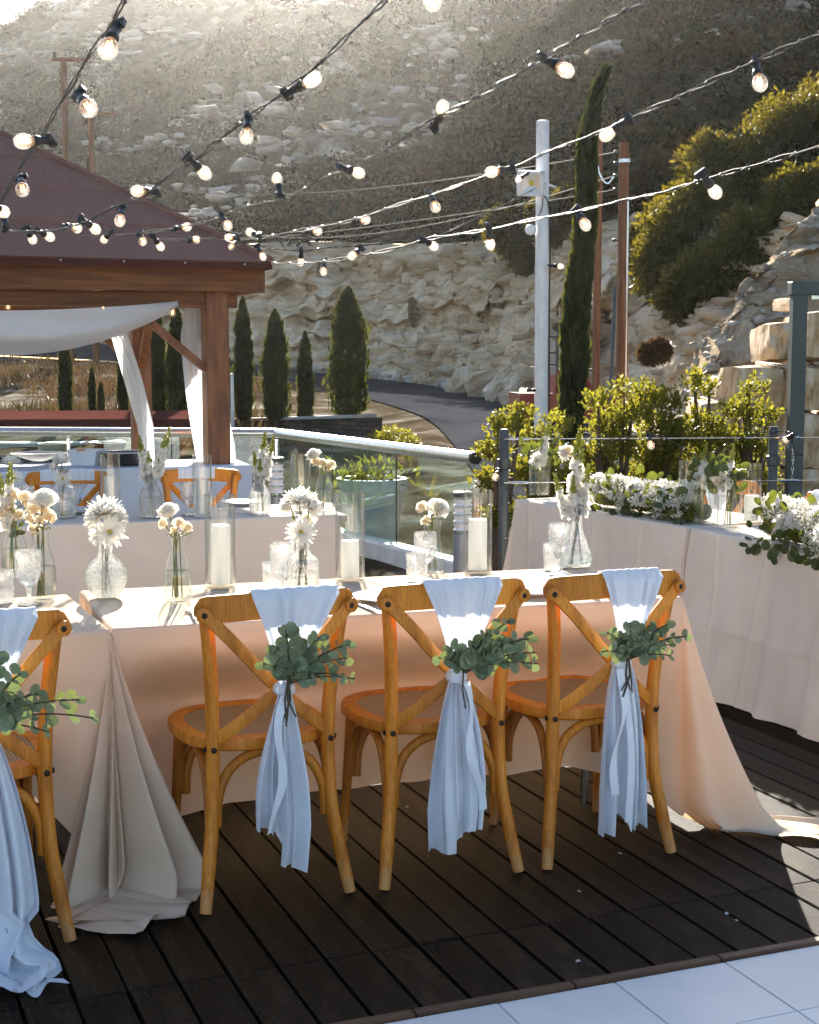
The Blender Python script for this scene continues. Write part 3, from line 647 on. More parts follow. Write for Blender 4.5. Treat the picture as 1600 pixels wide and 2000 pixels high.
# roof: overlapping felt strips on four slopes
e0, e1, s0_, s1_ = -OV - .005, GW + OV + .005, -.38, GD + .38
hd = (s1_ - s0_) / 2; rise = 1.04
def rp(f, s, k):  # point on the ring at fraction k of the way up, corner selectors f,s in 0..1
    ff = (e0 + hd * k) * (1 - f) + (e1 - hd * k) * f; ss = (s0_ + hd * k) * (1 - s) + (s1_ - hd * k) * s
    return gz(ff, ss, 2.18 + rise * k)
for (a, b) in (((0, 0), (1, 0)), ((1, 0), (1, 1)), ((1, 1), (0, 1)), ((0, 1), (0, 0))):
    for k in range(4):
        k0, k1 = k / 4 - (.012 if k else 0), (k + 1) / 4; up = Vector((0, 0, .010 * (4 - k) * 0 + .012)) if k else Vector((0, 0, 0))
        A0, B0, B1, A1 = rp(*a, k0) + up, rp(*b, k0) + up, rp(*b, k1), rp(*a, k1); th = Vector((0, 0, -.012))
        mb = MB(); mb.add([A0, B0, B1, A1, A0 + th, B0 + th, B1 + th, A1 + th], [(0, 1, 2, 3), (7, 6, 5, 4), (0, 4, 5, 1), (1, 5, 6, 2), (2, 6, 7, 3), (3, 7, 4, 0)])
        part('roof_felt', mb, M['felt'], gaz, False)
    A, B = rp(*a, 0), rp(*b, 0); dn = Vector((0, 0, -.05))
    part('drip_edge', MB().add([A, B, B + dn, A + dn], [(0, 1, 2, 3)]), M['brownmetal'], gaz, False)
hipm = MB()
for a in ((0, 0), (1, 0), (1, 1), (0, 1)):
    part('hip_ridge', MB().tube([rp(*a, 0) + Vector((0, 0, .01)), rp(*a, 1) + Vector((0, 0, .012))], .022, 6), M['felt'], gaz)
part('ridge_cap', MB().tube([rp(0, 0, 1), rp(1, 0, 1)], .03, 6), M['felt'], gaz)
for k in range(12):
    part('roof_nail', MB().lathe([(.008, 0), (.008, .006), (.003, .009)], 8, c=rp(.04 + k * .084, 0, 0) + Vector((0, 0, -.02)) - GS * .003, axis=-GS), M['steel'], gaz)
# curtains of the gazebo
def curtain(name, label, path, width, side, m=M['sheer'], folds=4, amp=.03, nu=40, nv=40, wfun=None):
    """cloth lofted along a path (list of points); side = direction across"""
    path = [Vector(p) for p in path]; side = Vector(side).normalized(); rows = []
    for j in range(nv):
        t = j / (nv - 1); k = t * (len(path) - 1); i = min(int(k), len(path) - 2); fr = k - i
        fr = fr * fr * (3 - 2 * fr) * .3 + fr * .7
        c = path[i].lerp(path[i + 1], fr); w = width * (wfun(t) if wfun else 1)
        tan = (path[i + 1] - path[i]).normalized(); nrm = side.cross(tan).normalized()
        rows.append([c + side * (w * (q / (nu - 1) - .5)) + nrm * (amp * math.sin(folds * 2 * math.pi * q / (nu - 1) + 1.3 * math.sin(t * 4)) + amp * .5 * math.sin(folds * 4.7 * q / (nu - 1) * 2 + 2 + t * 3)) for q in range(nu)])
    o = part(name, MB().grid(rows), m, None); tag(o, label, 'curtain'); return o
# swag under the front beam
rows = []
SA, SB = dp(352, 582, 10.05), dp(-220, 588, 8.9)
for i in range(50):
    t = i / 49; top = SA.lerp(SB, t); sag = math.sin(math.pi * min(1, t * .86)) ** .8
    row = []
    for q in range(18):
        s = q / 17; drop = .02 + s * (.03 + .30 * sag); top2 = top - Vector((0, 0, .05 * sag * (1 - s)))
        row.append(top2 + Vector((.0, -.05 - .07 * math.sin(s * math.pi) - .025 * math.sin(s * 9 + t * 4) * sag, -drop)))
    rows.append(row)
tag(part('curtain_swag', MB().grid(rows), M['sheer'], None), 'sheer white fabric swag draped under the front beam of the gazebo', 'curtain')
curtain('curtain', 'white fabric curtain pulled diagonally across the rear gazebo post', [dp(214, 625, 12.2), dp(236, 660, 12.2), dp(262, 745, 12.15), dp(284, 830, 12.1), dp(290, 905, 12.1)], .14, DU, wfun=lambda t: .75 + .35 * math.sin(t * 3.14), folds=3, amp=.02)
curtain('curtain', 'long white fabric curtain hanging left of the front gazebo post', [dp(376, 584, 10.42), dp(378, 650, 10.42), dp(384, 760, 10.42), dp(394, 860, 10.42), dp(402, 930, 10.42)], .14, DU, wfun=lambda t: .5 + 1.0 * min(1, t * 3.5) * (1 - .75 * t), folds=3, amp=.022)
curtain('curtain', 'end of white curtain gathered right of the front gazebo post', [dp(441, 760, 10.3), dp(444, 820, 10.3), dp(449, 870, 10.3), dp(446, 960, 10.3)], .09, DU, wfun=lambda t: .1 + 1.1 * t, folds=2, amp=.015)

# ------------------------------------------------------------------ glass railing
rail = thing('glass_railing', 'glass balustrade with round white metal handrail running behind the tables', 'railing', (0, 0, 0))
RZ = .85; RC, RE = at(540, 846, RZ), at(926, 894, RZ); RL = at(-260, 841, RZ)
def capsule(a, b, r): return MB().tube([a, b], r, 18)
part('handrail', capsule(RL, RC, .043), M['rail'], rail); part('handrail', capsule(RC, RE, .043), M['rail'], rail)
part('handrail_joint', MB().lathe([(.001, -.043), (.03, -.032), (.0435, 0), (.03, .032), (.001, .043)], 16, c=RC), M['rail'], rail)
ed = (RE - RC).normalized(); part('end_cap', capsule(RE, RE + ed * .03, .046), M['black'], rail)
def gl_run(a, b, cuts, posts):
    for t0, t1 in zip(cuts[:-1], cuts[1:]):
        p0, p1 = a.lerp(b, t0), a.lerp(b, t1); d = (p1 - p0).normalized(); p0 += d * .006; p1 -= d * .006; n = d.cross(Vector((0, 0, 1))) * .005
        q = [Vector((p.x, p.y, z)) + s * n for s in (1, -1) for p, z in ((p0, .1), (p1, .1), (p1, RZ - .03), (p0, RZ - .03))]
        part('glass_pane', MB().add(q, [(0, 1, 2, 3), (7, 6, 5, 4), (0, 4, 5, 1), (1, 5, 6, 2), (2, 6, 7, 3), (3, 7, 4, 0)]), M['pane'], rail, False)
    for t in posts:
        p = a.lerp(b, t); part('railing_post', MB().box((p.x, p.y, RZ / 2 - .06), (.03, .03, RZ), bev=.003), M['rail'], rail, False)
gl_run(RL, RC, [0, .25, .5, .75, 1], [0, .5, 1]); gl_run(RC, RE, [0, .33, .66, 1.0], [])
for a, b in ((RL, RC), (RC, RE + ed * .1)):
    a0, b0 = Vector((a.x, a.y, .0)), Vector((b.x, b.y, .0))
    part('base_rail', MB().bar([a0, b0], .16, .22, (0, 0, 1)), M['white_paint'], rail, False)
for t in (.34, .67): 
    p = RC.lerp(RE, t); part('pane_joint', MB().box((p.x, p.y, RZ / 2 + .03), (.012, .012, RZ - .12)), M['dark_steel'], rail, False)

# low stone wall, kerb, planters beyond the railing
wA, wB = dp(250, 829, 25), dp(716, 816, 20.5)
lw = thing('stone_wall', 'low dark stone wall with pale coping in front of the cypresses', 'wall', wB)
def wallbox(a, b, z0, z1, th): 
    d = (b - a); d.z = 0; d.normalize(); n = d.cross(Vector((0, 0, 1))) * th
    q = [Vector((p.x, p.y, 0)) + s * n + Vector((0, 0, z)) - wB for z in (0, 1) for s in (0,) for p in ()]
    pts = []
    for p, top in ((a, z1), (b, z1)):
        for s in (0, -1):
            for z in (z0, p.z if top is None else top): pts.append(Vector((p.x, p.y, z)) + n * s - wB)
    return MB().add(pts, [(0, 1, 3, 2), (6, 7, 5, 4), (1, 5, 7, 3), (0, 4, 5, 1), (2, 3, 7, 6), (0, 2, 6, 4)])
part('wall_body', wallbox(wA, wB, -.3, None, .3), M['stone_dark'], lw, False)
d = (wB - wA).normalized(); part('coping', MB().bar([wA - wB + Vector((0, .13, .02)), Vector((0, .13, .02))], .38, .05, (0, 0, 1)), M['concrete'], lw, False)
kerb = MB().bar([dp(-300, 868, 21.5), dp(100, 872, 21.2), dp(240, 868, 21.6)], .3, .12, (0, 0, 1)); tag(part('white_kerb', kerb, M['white_paint'], None), 'long low white kerb seen through the glass railing', 'kerb')
lr = MB().box((0, 0, 0), (5.2, 1.6, .16), bev=.02); o = part('low_roof', lr, M['brownmetal'], None, False); o.location = dp(20, 822, 19.5); o.rotation_euler = (R(2), 0, R(4)); tag(o, 'flat rust brown canopy roof below the grassy bank at left', 'roof')
def planter(label, loc, rad, h, m, square=False):
    t = thing('planter_pot', label, 'planter', loc)
    part('pot_body', MB().lathe([(rad * .66, 0), (rad * .70, .01), (rad * .95, h * .80), (rad * .97, h * .82), (rad * 1.04, h * .84), (rad * 1.04, h), (rad * .93, h), (rad * .9, h * .9)], 36), m, t)
    part('soil', MB().lathe([(.001, h * .9), (rad * .92, h * .9)], 24, closed_bottom=False), M['soil'], t); return t
pp = dp(727, 1055, 12.45); pt = planter('big white round planter with a small green shrub behind the glass railing', (pp.x, 12.45, -.09), .29, .60, M['pot'])
PPv = npr.randn(260, 3) * np.array([.16, .12, .06]) + np.array([-.03, 0, .62]); part_o = link('foliage', leaf_mesh('foliage', PPv, npr.randn(260, 3) + np.array([0, 0, .6]), npr.uniform(.05, .13, 260), .03, M['yellow']), pt)
a = dp(104, 868, 20); planter('white round planter on the far paving beyond the glass', (a.x, 20, -.06), .20, .42, M['pot'])
a = dp(216, 866, 20.5); planter('brown clay planter on the far paving beyond the glass', (a.x, 20.5, -.06), .2, .40, M['brownpot'])
# spiky plants by the gazebo
def yucca(label, loc, s, seed):
    t = thing('yucca_plant', label, 'plant', loc); r = random.Random(seed); 
    part('stem', MB().tube([(0, 0, 0), (0, 0, .25 * s)], .03 * s, 8), M['bark'], t)
    for k in range(22):
        w = k * 2.4; tilt = r.uniform(.25, 1.15); L = r.uniform(.45, .7) * s; d = Vector((math.cos(w) * math.sin(tilt), math.sin(w) * math.sin(tilt), math.cos(tilt))); sd = d.cross(Vector((0, 0, 1))).normalized()
        rows = []
        for q in range(6):
            f = q / 5; c = Vector((0, 0, .22 * s)) + d * (L * f) - Vector((0, 0, .18 * s * f * f)); wd = .03 * s * (1 - f) ** .7 + .001
            rows.append([c - sd * wd, c + Vector((0, 0, -.008)), c + sd * wd])
        part('leaf', MB().grid(rows), M['yucca'], t)
a = dp(378, 960, 12.0); yucca('spiky yellow green yucca between the curtains left of the gazebo post', (a.x, 12.0, -.05), .95, 1)
a = dp(462, 960, 12.6); yucca('spiky yellow green yucca right of the gazebo post', (a.x, 12.6, -.05), .9, 5)

# bollard lamps
def bollard(label, u, vt, d, r):
    top = dp(u, vt, d); t = thing('bollard_lamp', label, 'lamp', (top.x, top.y, 0), 0, 'grey bollard lamps by the railing'); h = top.z
    part('post', MB().lathe([(r, 0), (r, h - .24)], 24), simple('bollard_grey', (.24, .27, .31), 10, .4, metal=.3), t)
    for k in range(4):
        z = h - .22 + k * .047; part('louvre', MB().lathe([(r * .98, z), (r * .8, z + .012), (r * .98, z + .036)], 24), M['white_paint'], t)
    part('lens', MB().lathe([(r * .55, h - .24), (r * .55, h - .02)], 16), M['glass'], t)
    part('cap', MB().lathe([(r * 1.02, h - .03), (r * 1.02, h - .004), (r * .9, h)], 24, closed_top=True), M['dark_steel'], t)
bollard('grey bollard lamp with white louvres behind the middle table', 539, 893, 9.0, .050)
bollard('grey bollard lamp with white louvres behind the tallest candle glass at right', 904, 960, 8.3, .055)

# ------------------------------------------------------------------ white pole, utility poles, wires
pd = 11.4
pb = dp(1057, 900, pd); pole = thing('lamp_pole', 'white painted steel pole carrying a square floodlight', 'pole', (pb.x, pd, 0))
pt_ = dp(1055, 240, pd).z
part('pole_shaft', MB().tube([(0, 0, -.1), (-.012, 0, pt_)], [.054, .050], 24), M['pole'], pole)
part('pole_cap', MB().lathe([(.051, pt_), (.051, pt_ + .012), (.03, pt_ + .02)], 24, c=(-.012, 0, 0), closed_top=True), M['white_paint'], pole)
fl_ = thing('floodlight', 'square white floodlight clamped to the white pole', 'floodlight', dp(1037, 358, pd - .14), R(-14))
fr = MB()
for (x, z, sx, sz) in ((0, .082, .21, .026), (0, -.082, .21, .026), (-.092, 0, .026, .19), (.092, 0, .026, .19)): fr.box((x, 0, z), (sx, .05, sz), bev=.004)
fl_.rotation_euler = (R(14), R(4), R(-20))
part('housing', fr, M['white_paint'], fl_, False); part('heat_sink', MB().box((0, .045, 0), (.17, .05, .15), bev=.01), M['white_paint'], fl_, False)
rf = MB(); o_, i_ = .082, .018
rf.add([(-o_, -.012, -o_ * .9), (o_, -.012, -o_ * .9), (o_, -.012, o_ * .9), (-o_, -.012, o_ * .9), (-i_, .018, -i_), (i_, .018, -i_), (i_, .018, i_), (-i_, .018, i_)], [(0, 1, 5, 4), (1, 2, 6, 5), (2, 3, 7, 6), (3, 0, 4, 7)])
part('reflector', rf, M['reflector'], fl_, False); part('led', MB().box((0, .016, 0), (.036, .004, .036)), M['led'], fl_, False)
part('bracket', MB().bar([(.112, .02, 0), (.15, .05, -.02), (.165, .09, -.035)], .03, .016, (0, 0, 1)), M['white_paint'], fl_, False)
sn = thing('junction_box', 'small round white junction box on the side of the white pole', 'box', dp(1037, 449, pd - .05))
part('box_body', MB().lathe([(.038, -.03), (.041, -.01), (.041, .02), (.034, .03)], 20, axis=(-.4, -1, 0), closed_top=True), M['white_paint'], sn)
part('box_lid', MB().lathe([(.012, .03), (.012, .034)], 14, axis=(-.4, -1, 0), closed_top=True), M['white_paint'], sn)
def cable(name, label, pts, r, m=M['wire'], cat='cable', group=None):
    pts = [Vector(p) for p in pts]; out = []
    for i in range(len(pts) - 1):
        p0, p1, p2, p3 = pts[max(i - 1, 0)], pts[i], pts[i + 1], pts[min(i + 2, len(pts) - 1)]
        for k in range(6):
            t = k / 6; out.append(.5 * ((2 * p1) + (p2 - p0) * t + (2 * p0 - 5 * p1 + 4 * p2 - p3) * t * t + (3 * p1 - p0 - 3 * p2 + p3) * t ** 3))
    out.append(pts[-1]); o = part(name, MB().tube(out, r, 6), m, None); 
    if label: tag(o, label, cat, group)
    return o
cable('pole_cable', 'thin dark cable running down the right side of the white pole', [dp(1060, 380, pd - .07), dp(1072, 400, pd - .03), dp(1075, 470, pd), dp(1073, 620, pd), dp(1073, 860, pd)], .006)
cable('floodlight_cable', 'short cable looping from the floodlight to the junction box', [dp(1043, 378, pd - .08), dp(1028, 396, pd - .1), dp(1022, 406, pd - .1), dp(1034, 425, pd - .08), dp(1040, 437, pd - .06)], .004)
cable('floodlight_cable', 'dark cable curving over the white pole below the floodlight', [dp(1060, 378, pd - .07), dp(1060, 400, pd - .07), dp(1054, 418, pd - .07), dp(1048, 430, pd - .07)], .004)

up = thing('utility_pole', 'brown wooden utility pole with insulators on its left side beside the tall cypress', 'pole', (dp(1212, 850, 18).x, 18, 0))
zt = dp(1210, 278, 18).z
part('pole_shaft', MB().tube([(0.02, 0, -.2), (0.0, 0, zt * .5), (-.01, 0, zt)], [.078, .07, .060], 20), M['utility'], up)
for v in (298, 320, 344, 371, 470):
    z = dp(1200, v, 18).z; ins = MB().tube([(-.06, -.02, z), (-.10, -.03, z)], .010, 8); ins.lathe([(.018, 0), (.024, .01), (.018, .02), (.024, .03), (.014, .04)], 12, c=(-.10, -.03, z), axis=(-1, -.2, .1), closed_top=True)
    part('insulator', ins, M['dark_steel'], up)
part('conduit', MB().tube([(.045, -.06, -.2), (.04, -.06, dp(0, 390, 18).z)], .014, 8), M['steel'], up)
part('bracket', MB().lathe([(.075, dp(0, 318, 18).z), (.075, dp(0, 311, 18).z)], 16, closed_bottom=False), M['steel'], up)
cable('service_cable', 'pale looping service cable hanging at the insulators of the brown pole', [dp(1167, 315, 17.9), dp(1170, 335, 17.9), dp(1178, 352, 17.9), dp(1188, 358, 17.9), dp(1199, 345, 17.9)], .012, M['steel'])
cable('stay_tube', 'grey steel stay leaning against the brown utility pole', [dp(1190, 830, 17.6), dp(1196, 700, 17.6), dp(1202, 560, 17.8)], .022, M['dark_steel'], 'stay')
p2_ = thing('utility_pole', 'thin dark wooden pole half hidden behind the tall leaning cypress', 'pole', (dp(1163, 830, 21).x, 21, 0)); part('pole_shaft', MB().tube([(0, 0, -.3), (.0, 0, dp(0, 240, 21).z)], .055, 14), M['utility'], p2_)
part('pole_cap', MB().lathe([(.056, 0), (.05, .02)], 14, c=(0, 0, dp(0, 240, 21).z), closed_top=True), M['dark_steel'], p2_)
for (lab, u, vt, d, arm) in (('tall wooden utility pole with a wide crossarm on the hillside at left', 138, 112, 46, (100, 166)), ('wooden utility pole with short lamp arm right of the crossarm pole', 188, 218, 50, (186, 226))):
    t = thing('utility_pole', lab, 'pole', (dp(u, 690, d).x, d, 0)); zt = dp(u, vt, d).z
    part('pole_shaft', MB().tube([(0, 0, 0), (0, 0, zt)], [.13, .10], 12), M['utility'], t)
    zz = dp(u, vt + 6, d).z; x0, x1 = dp(arm[0], 0, d).x - t.location.x, dp(arm[1], 0, d).x - t.location.x
    part('crossarm', MB().box(((x0 + x1) / 2, -.12, zz), (x1 - x0, .09, .11)), M['utility'], t, False)
    for x in (x0 + .1, x1 - .1): part('insulator', MB().lathe([(.03, 0), (.06, .05), (.03, .1), (.05, .15), (.02, .2)], 10, c=(x, -.12, zz + .05), closed_top=True), M['dark_steel'], t)
def sagwire(label, a, b, sag, r, m=M['line']):
    pts = [a.lerp(b, k / 30) - Vector((0, 0, sag * 4 * (k / 30) * (1 - k / 30))) for k in range(31)]
    tag(part('power_line', MB().tube(pts, r, 5), m, None), label, 'wire')
sagwire('power line sagging across the hillside from the left pole to the brown pole', dp(225, 348, 46), dp(1200, 298, 18.1), .5, .008)
sagwire('lower power line running from the hillside pole to the brown pole', dp(225, 352, 46), dp(1200, 344, 18.1), 1.2, .007)
sagwire('faint power line passing low in front of the cliff top', dp(188, 470, 50), dp(1200, 371, 18.1), .3, .006)
sp = dp(1012, 685, 34); t = thing('road_sign', 'small pale road sign on a thin post below the cliff', 'sign', (sp.x, 34, sp.z - 1.3)); part('sign_post', MB().tube([(0, 0, 0), (0, 0, 1.4)], .03, 8), M['steel'], t); part('sign_plate', MB().box((0, -.04, 1.25), (.32, .015, .32), bev=.005), M['white_paint'], t, False)
mk = dp(454, 790, 21); t = thing('marker_post', 'slim pale grey marker post beside the cypress near the gazebo', 'post', (mk.x, 21, mk.z - .45)); part('post_shaft', MB().box((0, 0, .4), (.045, .045, .95), bev=.004), M['pole'], t, False); part('post_cap', MB().box((0, 0, .885), (.055, .055, .02), bev=.004), M['steel'], t, False)

# wire fence at the right
fen = thing('wire_fence', 'dark steel post and wire fence behind the right hand tables', 'fence', (0, 0, 0))
FP = []
for (u, vt, d, r) in ((985, 838, 8.75, .030), (1512, 833, 8.9, .030), (1990, 833, 9.05, .03)):
    p = dp(u, vt, d); FP.append(p)
    part('fence_post', MB().tube([(p.x, p.y, 0), (p.x, p.y, p.z - .015), (p.x, p.y, p.z)], [r, r, r * .7], 16), M['dark_steel'], fen)
    zz = p.z - .21; part('collar', MB().lathe([(r * 1.12, zz - .03), (r * 1.35, zz - .025), (r * 1.35, zz + .03), (r * 1.1, zz + .035)], 16, c=(p.x, p.y, 0)), M['dark_steel'], fen)
for v in (857, 942, 1050, 1108, 1180):
    z = dp(985, v, 8.75).z; pts = [Vector((p.x, p.y - .03, z)) for p in FP]
    part('fence_wire', MB().tube(pts, .0035, 6), M['steel'], fen)
    for p in FP: part('tensioner', MB().tube([(p.x + .03, p.y - .03, z), (p.x + .15, p.y - .03, z)], .008, 8), M['steel'], fen)
# dark frame at the right edge
gf = thing('gate_frame', 'dark grey green square metal frame standing at the right edge', 'frame', dp(1550, 960, 10.0) * 1.0)
L0 = Vector(gf.location); b = dp(1552, 565, 10.0); zt = b.z
part('frame_post', MB().box((0, 0, (zt - .02 - L0.z) / 2 - .4), (.10, .10, zt - L0.z + .8), bev=.004), M['frame_green'], gf, False)
part('frame_beam', MB().box((.98, 0, zt - L0.z + .005), (2.09, .112, .09), bev=.004), M['frame_green'], gf, False)
part('frame_post', MB().box((1.95, 0, (zt - .03 - L0.z) / 2 - .4), (.10, .10, zt - L0.z + .78), bev=.004), M['frame_green'], gf, False)
part('inner_track', MB().box((.98, 0, zt - L0.z - .055), (1.8, .05, .025)), M['steel'], gf, False)
ch = MB()
for k in range(7):
    z = .06 - k * .034; q = Matrix.Rotation(R(90 * (k % 2)), 3, 'Z'); ch.tube([q @ Vector((.007 * math.cos(w), 0, .02 * math.sin(w))) + Vector((-.03, -.075, z + .24)) for w in [i * math.pi / 5 for i in range(11)]], .0028, 5)
part('chain', ch, M['steel'], gf)

# retaining wall of big blocks
rw = thing('retaining_wall', 'retaining wall of big tooled limestone blocks at the right edge', 'wall', dp(1500, 900, 13.2))
L0 = Vector(rw.location)
def block_mesh(seed):
    import bmesh
    bm = bmesh.new(); bmesh.ops.create_cube(bm, size=1); bmesh.ops.subdivide_edges(bm, edges=bm.edges[:], cuts=7, use_grid_fill=True)
    for v in bm.verts:
        c = v.co.copy(); r = max(0, c.length - .56) * .4; v.co -= c.normalized() * r
        n = mnoise.fractal(c * 2.2 + Vector((seed * 5, 0, 0)), 1, 2, 4); v.co += Vector((.04 * n, .10 * n, .035 * n))
        if c.y < -.49: v.co.y += .03 * mnoise.noise(Vector((c.x * 16 + seed, 0, c.z * 2.5)))
    me = bpy.data.meshes.new('block'); bm.to_mesh(me); bm.free(); me.materials.append(M['block']); me.polygons.foreach_set('use_smooth', [True] * len(me.polygons)); me.set_sharp_from_angle(angle=R(32)); return me
blm = [block_mesh(i) for i in range(5)]
for (u0, v0, u1, v1, dd) in [(1430, 716, 1532, 806, 13.4), (1536, 716, 1606, 800, 13.2), (1566, 610, 1640, 706, 13.6), (1498, 632, 1562, 708, 13.9), (1364, 780, 1440, 862, 13.6), (1444, 812, 1520, 880, 13.3), (1524, 806, 1610, 915, 13.0), (1444, 884, 1520, 950, 13.2), (1414, 738, 1430, 792, 13.9), (1508, 708, 1530, 718, 13.5), (1614, 716, 1700, 800, 13.2), (1616, 806, 1730, 915, 13.0), (1528, 918, 1620, 990, 12.9), (1350, 866, 1440, 930, 13.6), (1548, 580, 1566, 606, 14.1)]:
    a, b = dp(u0, v1, dd), dp(u1, v0, dd); o = link('block', blm[rnd.randrange(5)], rw); o.location = (a + b) / 2 - L0 + Vector((0, .35, 0))
    o.scale = ((b.x - a.x) * 1.02, .9, (b.z - a.z) * 1.02); o.rotation_euler = (rnd.uniform(-.05, .05), rnd.uniform(-.03, .03), rnd.uniform(-.05, .05))

# ------------------------------------------------------------------ vehicles
def wheel(parent, loc, r):
    w = part('wheel', MB().lathe([(r * .55, -.1), (r * .95, -.1), (r, -.06), (r, .06), (r * .95, .1), (r * .55, .1)], 24, axis=(0, 1, 0), closed_bottom=False), M['tyre'], parent, mw=Matrix.Translation(loc))
    part('rim', MB().lathe([(r * .56, -.06), (r * .3, -.085), (.04, -.07)], 20, axis=(0, 1, 0), closed_bottom=False, closed_top=True).lathe([(r * .56, .06), (r * .3, .085), (.04, .07)], 20, axis=(0, 1, 0), closed_bottom=False, closed_top=True), M['steel'], w)
tl = dp(1120, 830, 23.0); tr_ = thing('pickup_truck', 'red pickup truck with an upright rack parked behind the white pole and cypress', 'truck', (tl.x, 23.0, tl.z - .25), R(8))
def prism(prof, y0, y1):   # side profile extruded in y
    n = len(prof); vs = [(x, y0, z) for x, z in prof] + [(x, y1, z) for x, z in prof]
    return MB().add(vs, [tuple(range(n)), tuple(range(2 * n - 1, n - 1, -1))] + [(i + n, (i + 1) % n + n, (i + 1) % n, i) for i in range(n)])
part('body', prism([(-.95, .30), (.75, .30), (.80, .55), (.72, .68), (.28, .74), (-.30, .76), (-.95, .76)], -.42, .42), M['redpaint'], tr_, False)
part('cab', prism([(-.42, .765), (.27, .745), (.06, 1.08), (-.36, 1.10)], -.38, .38), M['redpaint'], tr_, False)
part('side_window', prism([(-.32, .80), (.16, .79), (.02, 1.03), (-.28, 1.04)], -.385, .385), M['window'], tr_, False)
part('windscreen', MB().add([(.262, -.33, .775), (.262, .33, .775), (.085, .31, 1.055), (.085, -.31, 1.055)], [(0, 1, 2, 3)]), M['window'], tr_, False)
for x in (-.62, .48):
    for y in (-.40, .40): wheel(tr_, (x, y, .27), .19)
for x in (-.50, -.36): part('rack_post', MB().box((x, -.36, 1.05), (.04, .04, 1.2)), M['dark_steel'], tr_, False)
for z in (1.2, 1.38, 1.62): part('rack_bar', MB().box((-.43, -.36, z), (.18, .03, .03)), M['dark_steel'], tr_, False)
for z in (1.11, 1.29, 1.5): part('rack_panel', MB().box((-.43, -.355, z), (.10, .02, .12)), M['concrete'], tr_, False)
for y in (-.3, .3): part('headlight', MB().lathe([(.06, 0), (.05, .02)], 12, c=(.78, y, .55), axis=(1, 0, 0), closed_top=True), M['reflector'], tr_)
part('roof_rack', MB().box((.05, 0, 1.12), (.5, .7, .03), bev=.008), M['dark_steel'], tr_, False)

# ------------------------------------------------------------------ trees and shrubs
def cypress_mesh(seed, n=5200):
    r = np.random.RandomState(seed); h = r.uniform(0, 1, n) ** .92; w = r.uniform(0, 2 * math.pi, n)
    prof = np.interp(h, [0, .04, .2, .5, .72, .88, .96, 1], [.62, .88, 1, .97, .80, .50, .24, .03])
    ph = r.uniform(0, 6, 6); lump = 1 + .13 * np.sin(w * 3 + ph[0] + h * 9) + .10 * np.sin(w * 5 + h * 23 + ph[1]) + .08 * np.sin(h * 31 + ph[2] + w * 2)
    k = r.uniform(.30, 1.10, n) ** .6; tuft = .5 + .5 * np.sin(w * 7 + h * 40 + ph[3]) * np.sin(w * 4 - h * 27 + ph[4]); k = k * (.82 + .28 * tuft) * np.where(r.rand(n) < .06, 1.16, 1); rad = prof * lump * k
    P = np.stack([rad * np.cos(w), rad * np.sin(w), h * .96], 1)
    A = np.stack([np.cos(w) * .35, np.sin(w) * .35, np.full(n, 1.3)], 1) * np.array([.3, .3, 1]) + r.randn(n, 3) * .10
    return P, A
cyp_cache = {}
def cypress(label, u, vb, vt, d, wpx, variant, lean=0.0):
    b, t = dp(u, vb, d), dp(u, vt, d); hgt = t.z - b.z; rad = wpx / F * d / 2 * .9
    root = thing('cypress_tree', label, 'tree', b, rnd.uniform(0, 6), 'young cypress trees')
    P, A = cypress_mesh(variant); P = P * np.array([rad, rad, hgt]); n = len(P)
    if lean: P[:, 0] += lean * (P[:, 2] / hgt) ** 2 
    L = npr.uniform(.10, .20, n) * max(.5, hgt / 3.0) * .9; me = leaf_mesh('crown', P, A * np.array([1, 1, 1.0]) , L, L * .38, M['cypress'])
    link('crown', me, root); part('trunk', MB().tube([(0, 0, -.15), (0, 0, hgt * .3), (0, 0, hgt * .8)], [rad * .22, rad * .18, .01], 8), M['bark'], root)
    if lean: root.rotation_euler[2] = 0
    return root
for i, a in enumerate([
 ('narrow cypress standing alone on the grassy bank at left', 129, 812, 640, 24.0, 27), ('tiny cypress sapling left of the other on the bank', 181, 812, 722, 23.0, 13), ('tiny cypress sapling right of the other on the bank', 198, 812, 752, 23.0, 11),
 ('slim cypress half hidden behind the rear gazebo post', 241, 815, 660, 24.0, 20), ('broad cypress between the rear gazebo post and the long curtain', 307, 822, 590, 22.5, 48), ('shorter cypress touching the broad one left of the long curtain', 348, 824, 600, 22.0, 46), ('dark cypress behind the front gazebo post', 436, 826, 590, 22.5, 30),
 ('tall pointed cypress just right of the front gazebo post', 477, 824, 580, 22.0, 38), ('bushy cypress with a narrow tip second right of the gazebo', 539, 824, 604, 21.8, 56), ('small slender cypress third right of the gazebo', 597, 822, 648, 21.6, 32), ('widest cypress at the right end of the row by the road', 681, 816, 560, 21.4, 82)]):
    cypress(*a[:5], a[5], 10 + i)
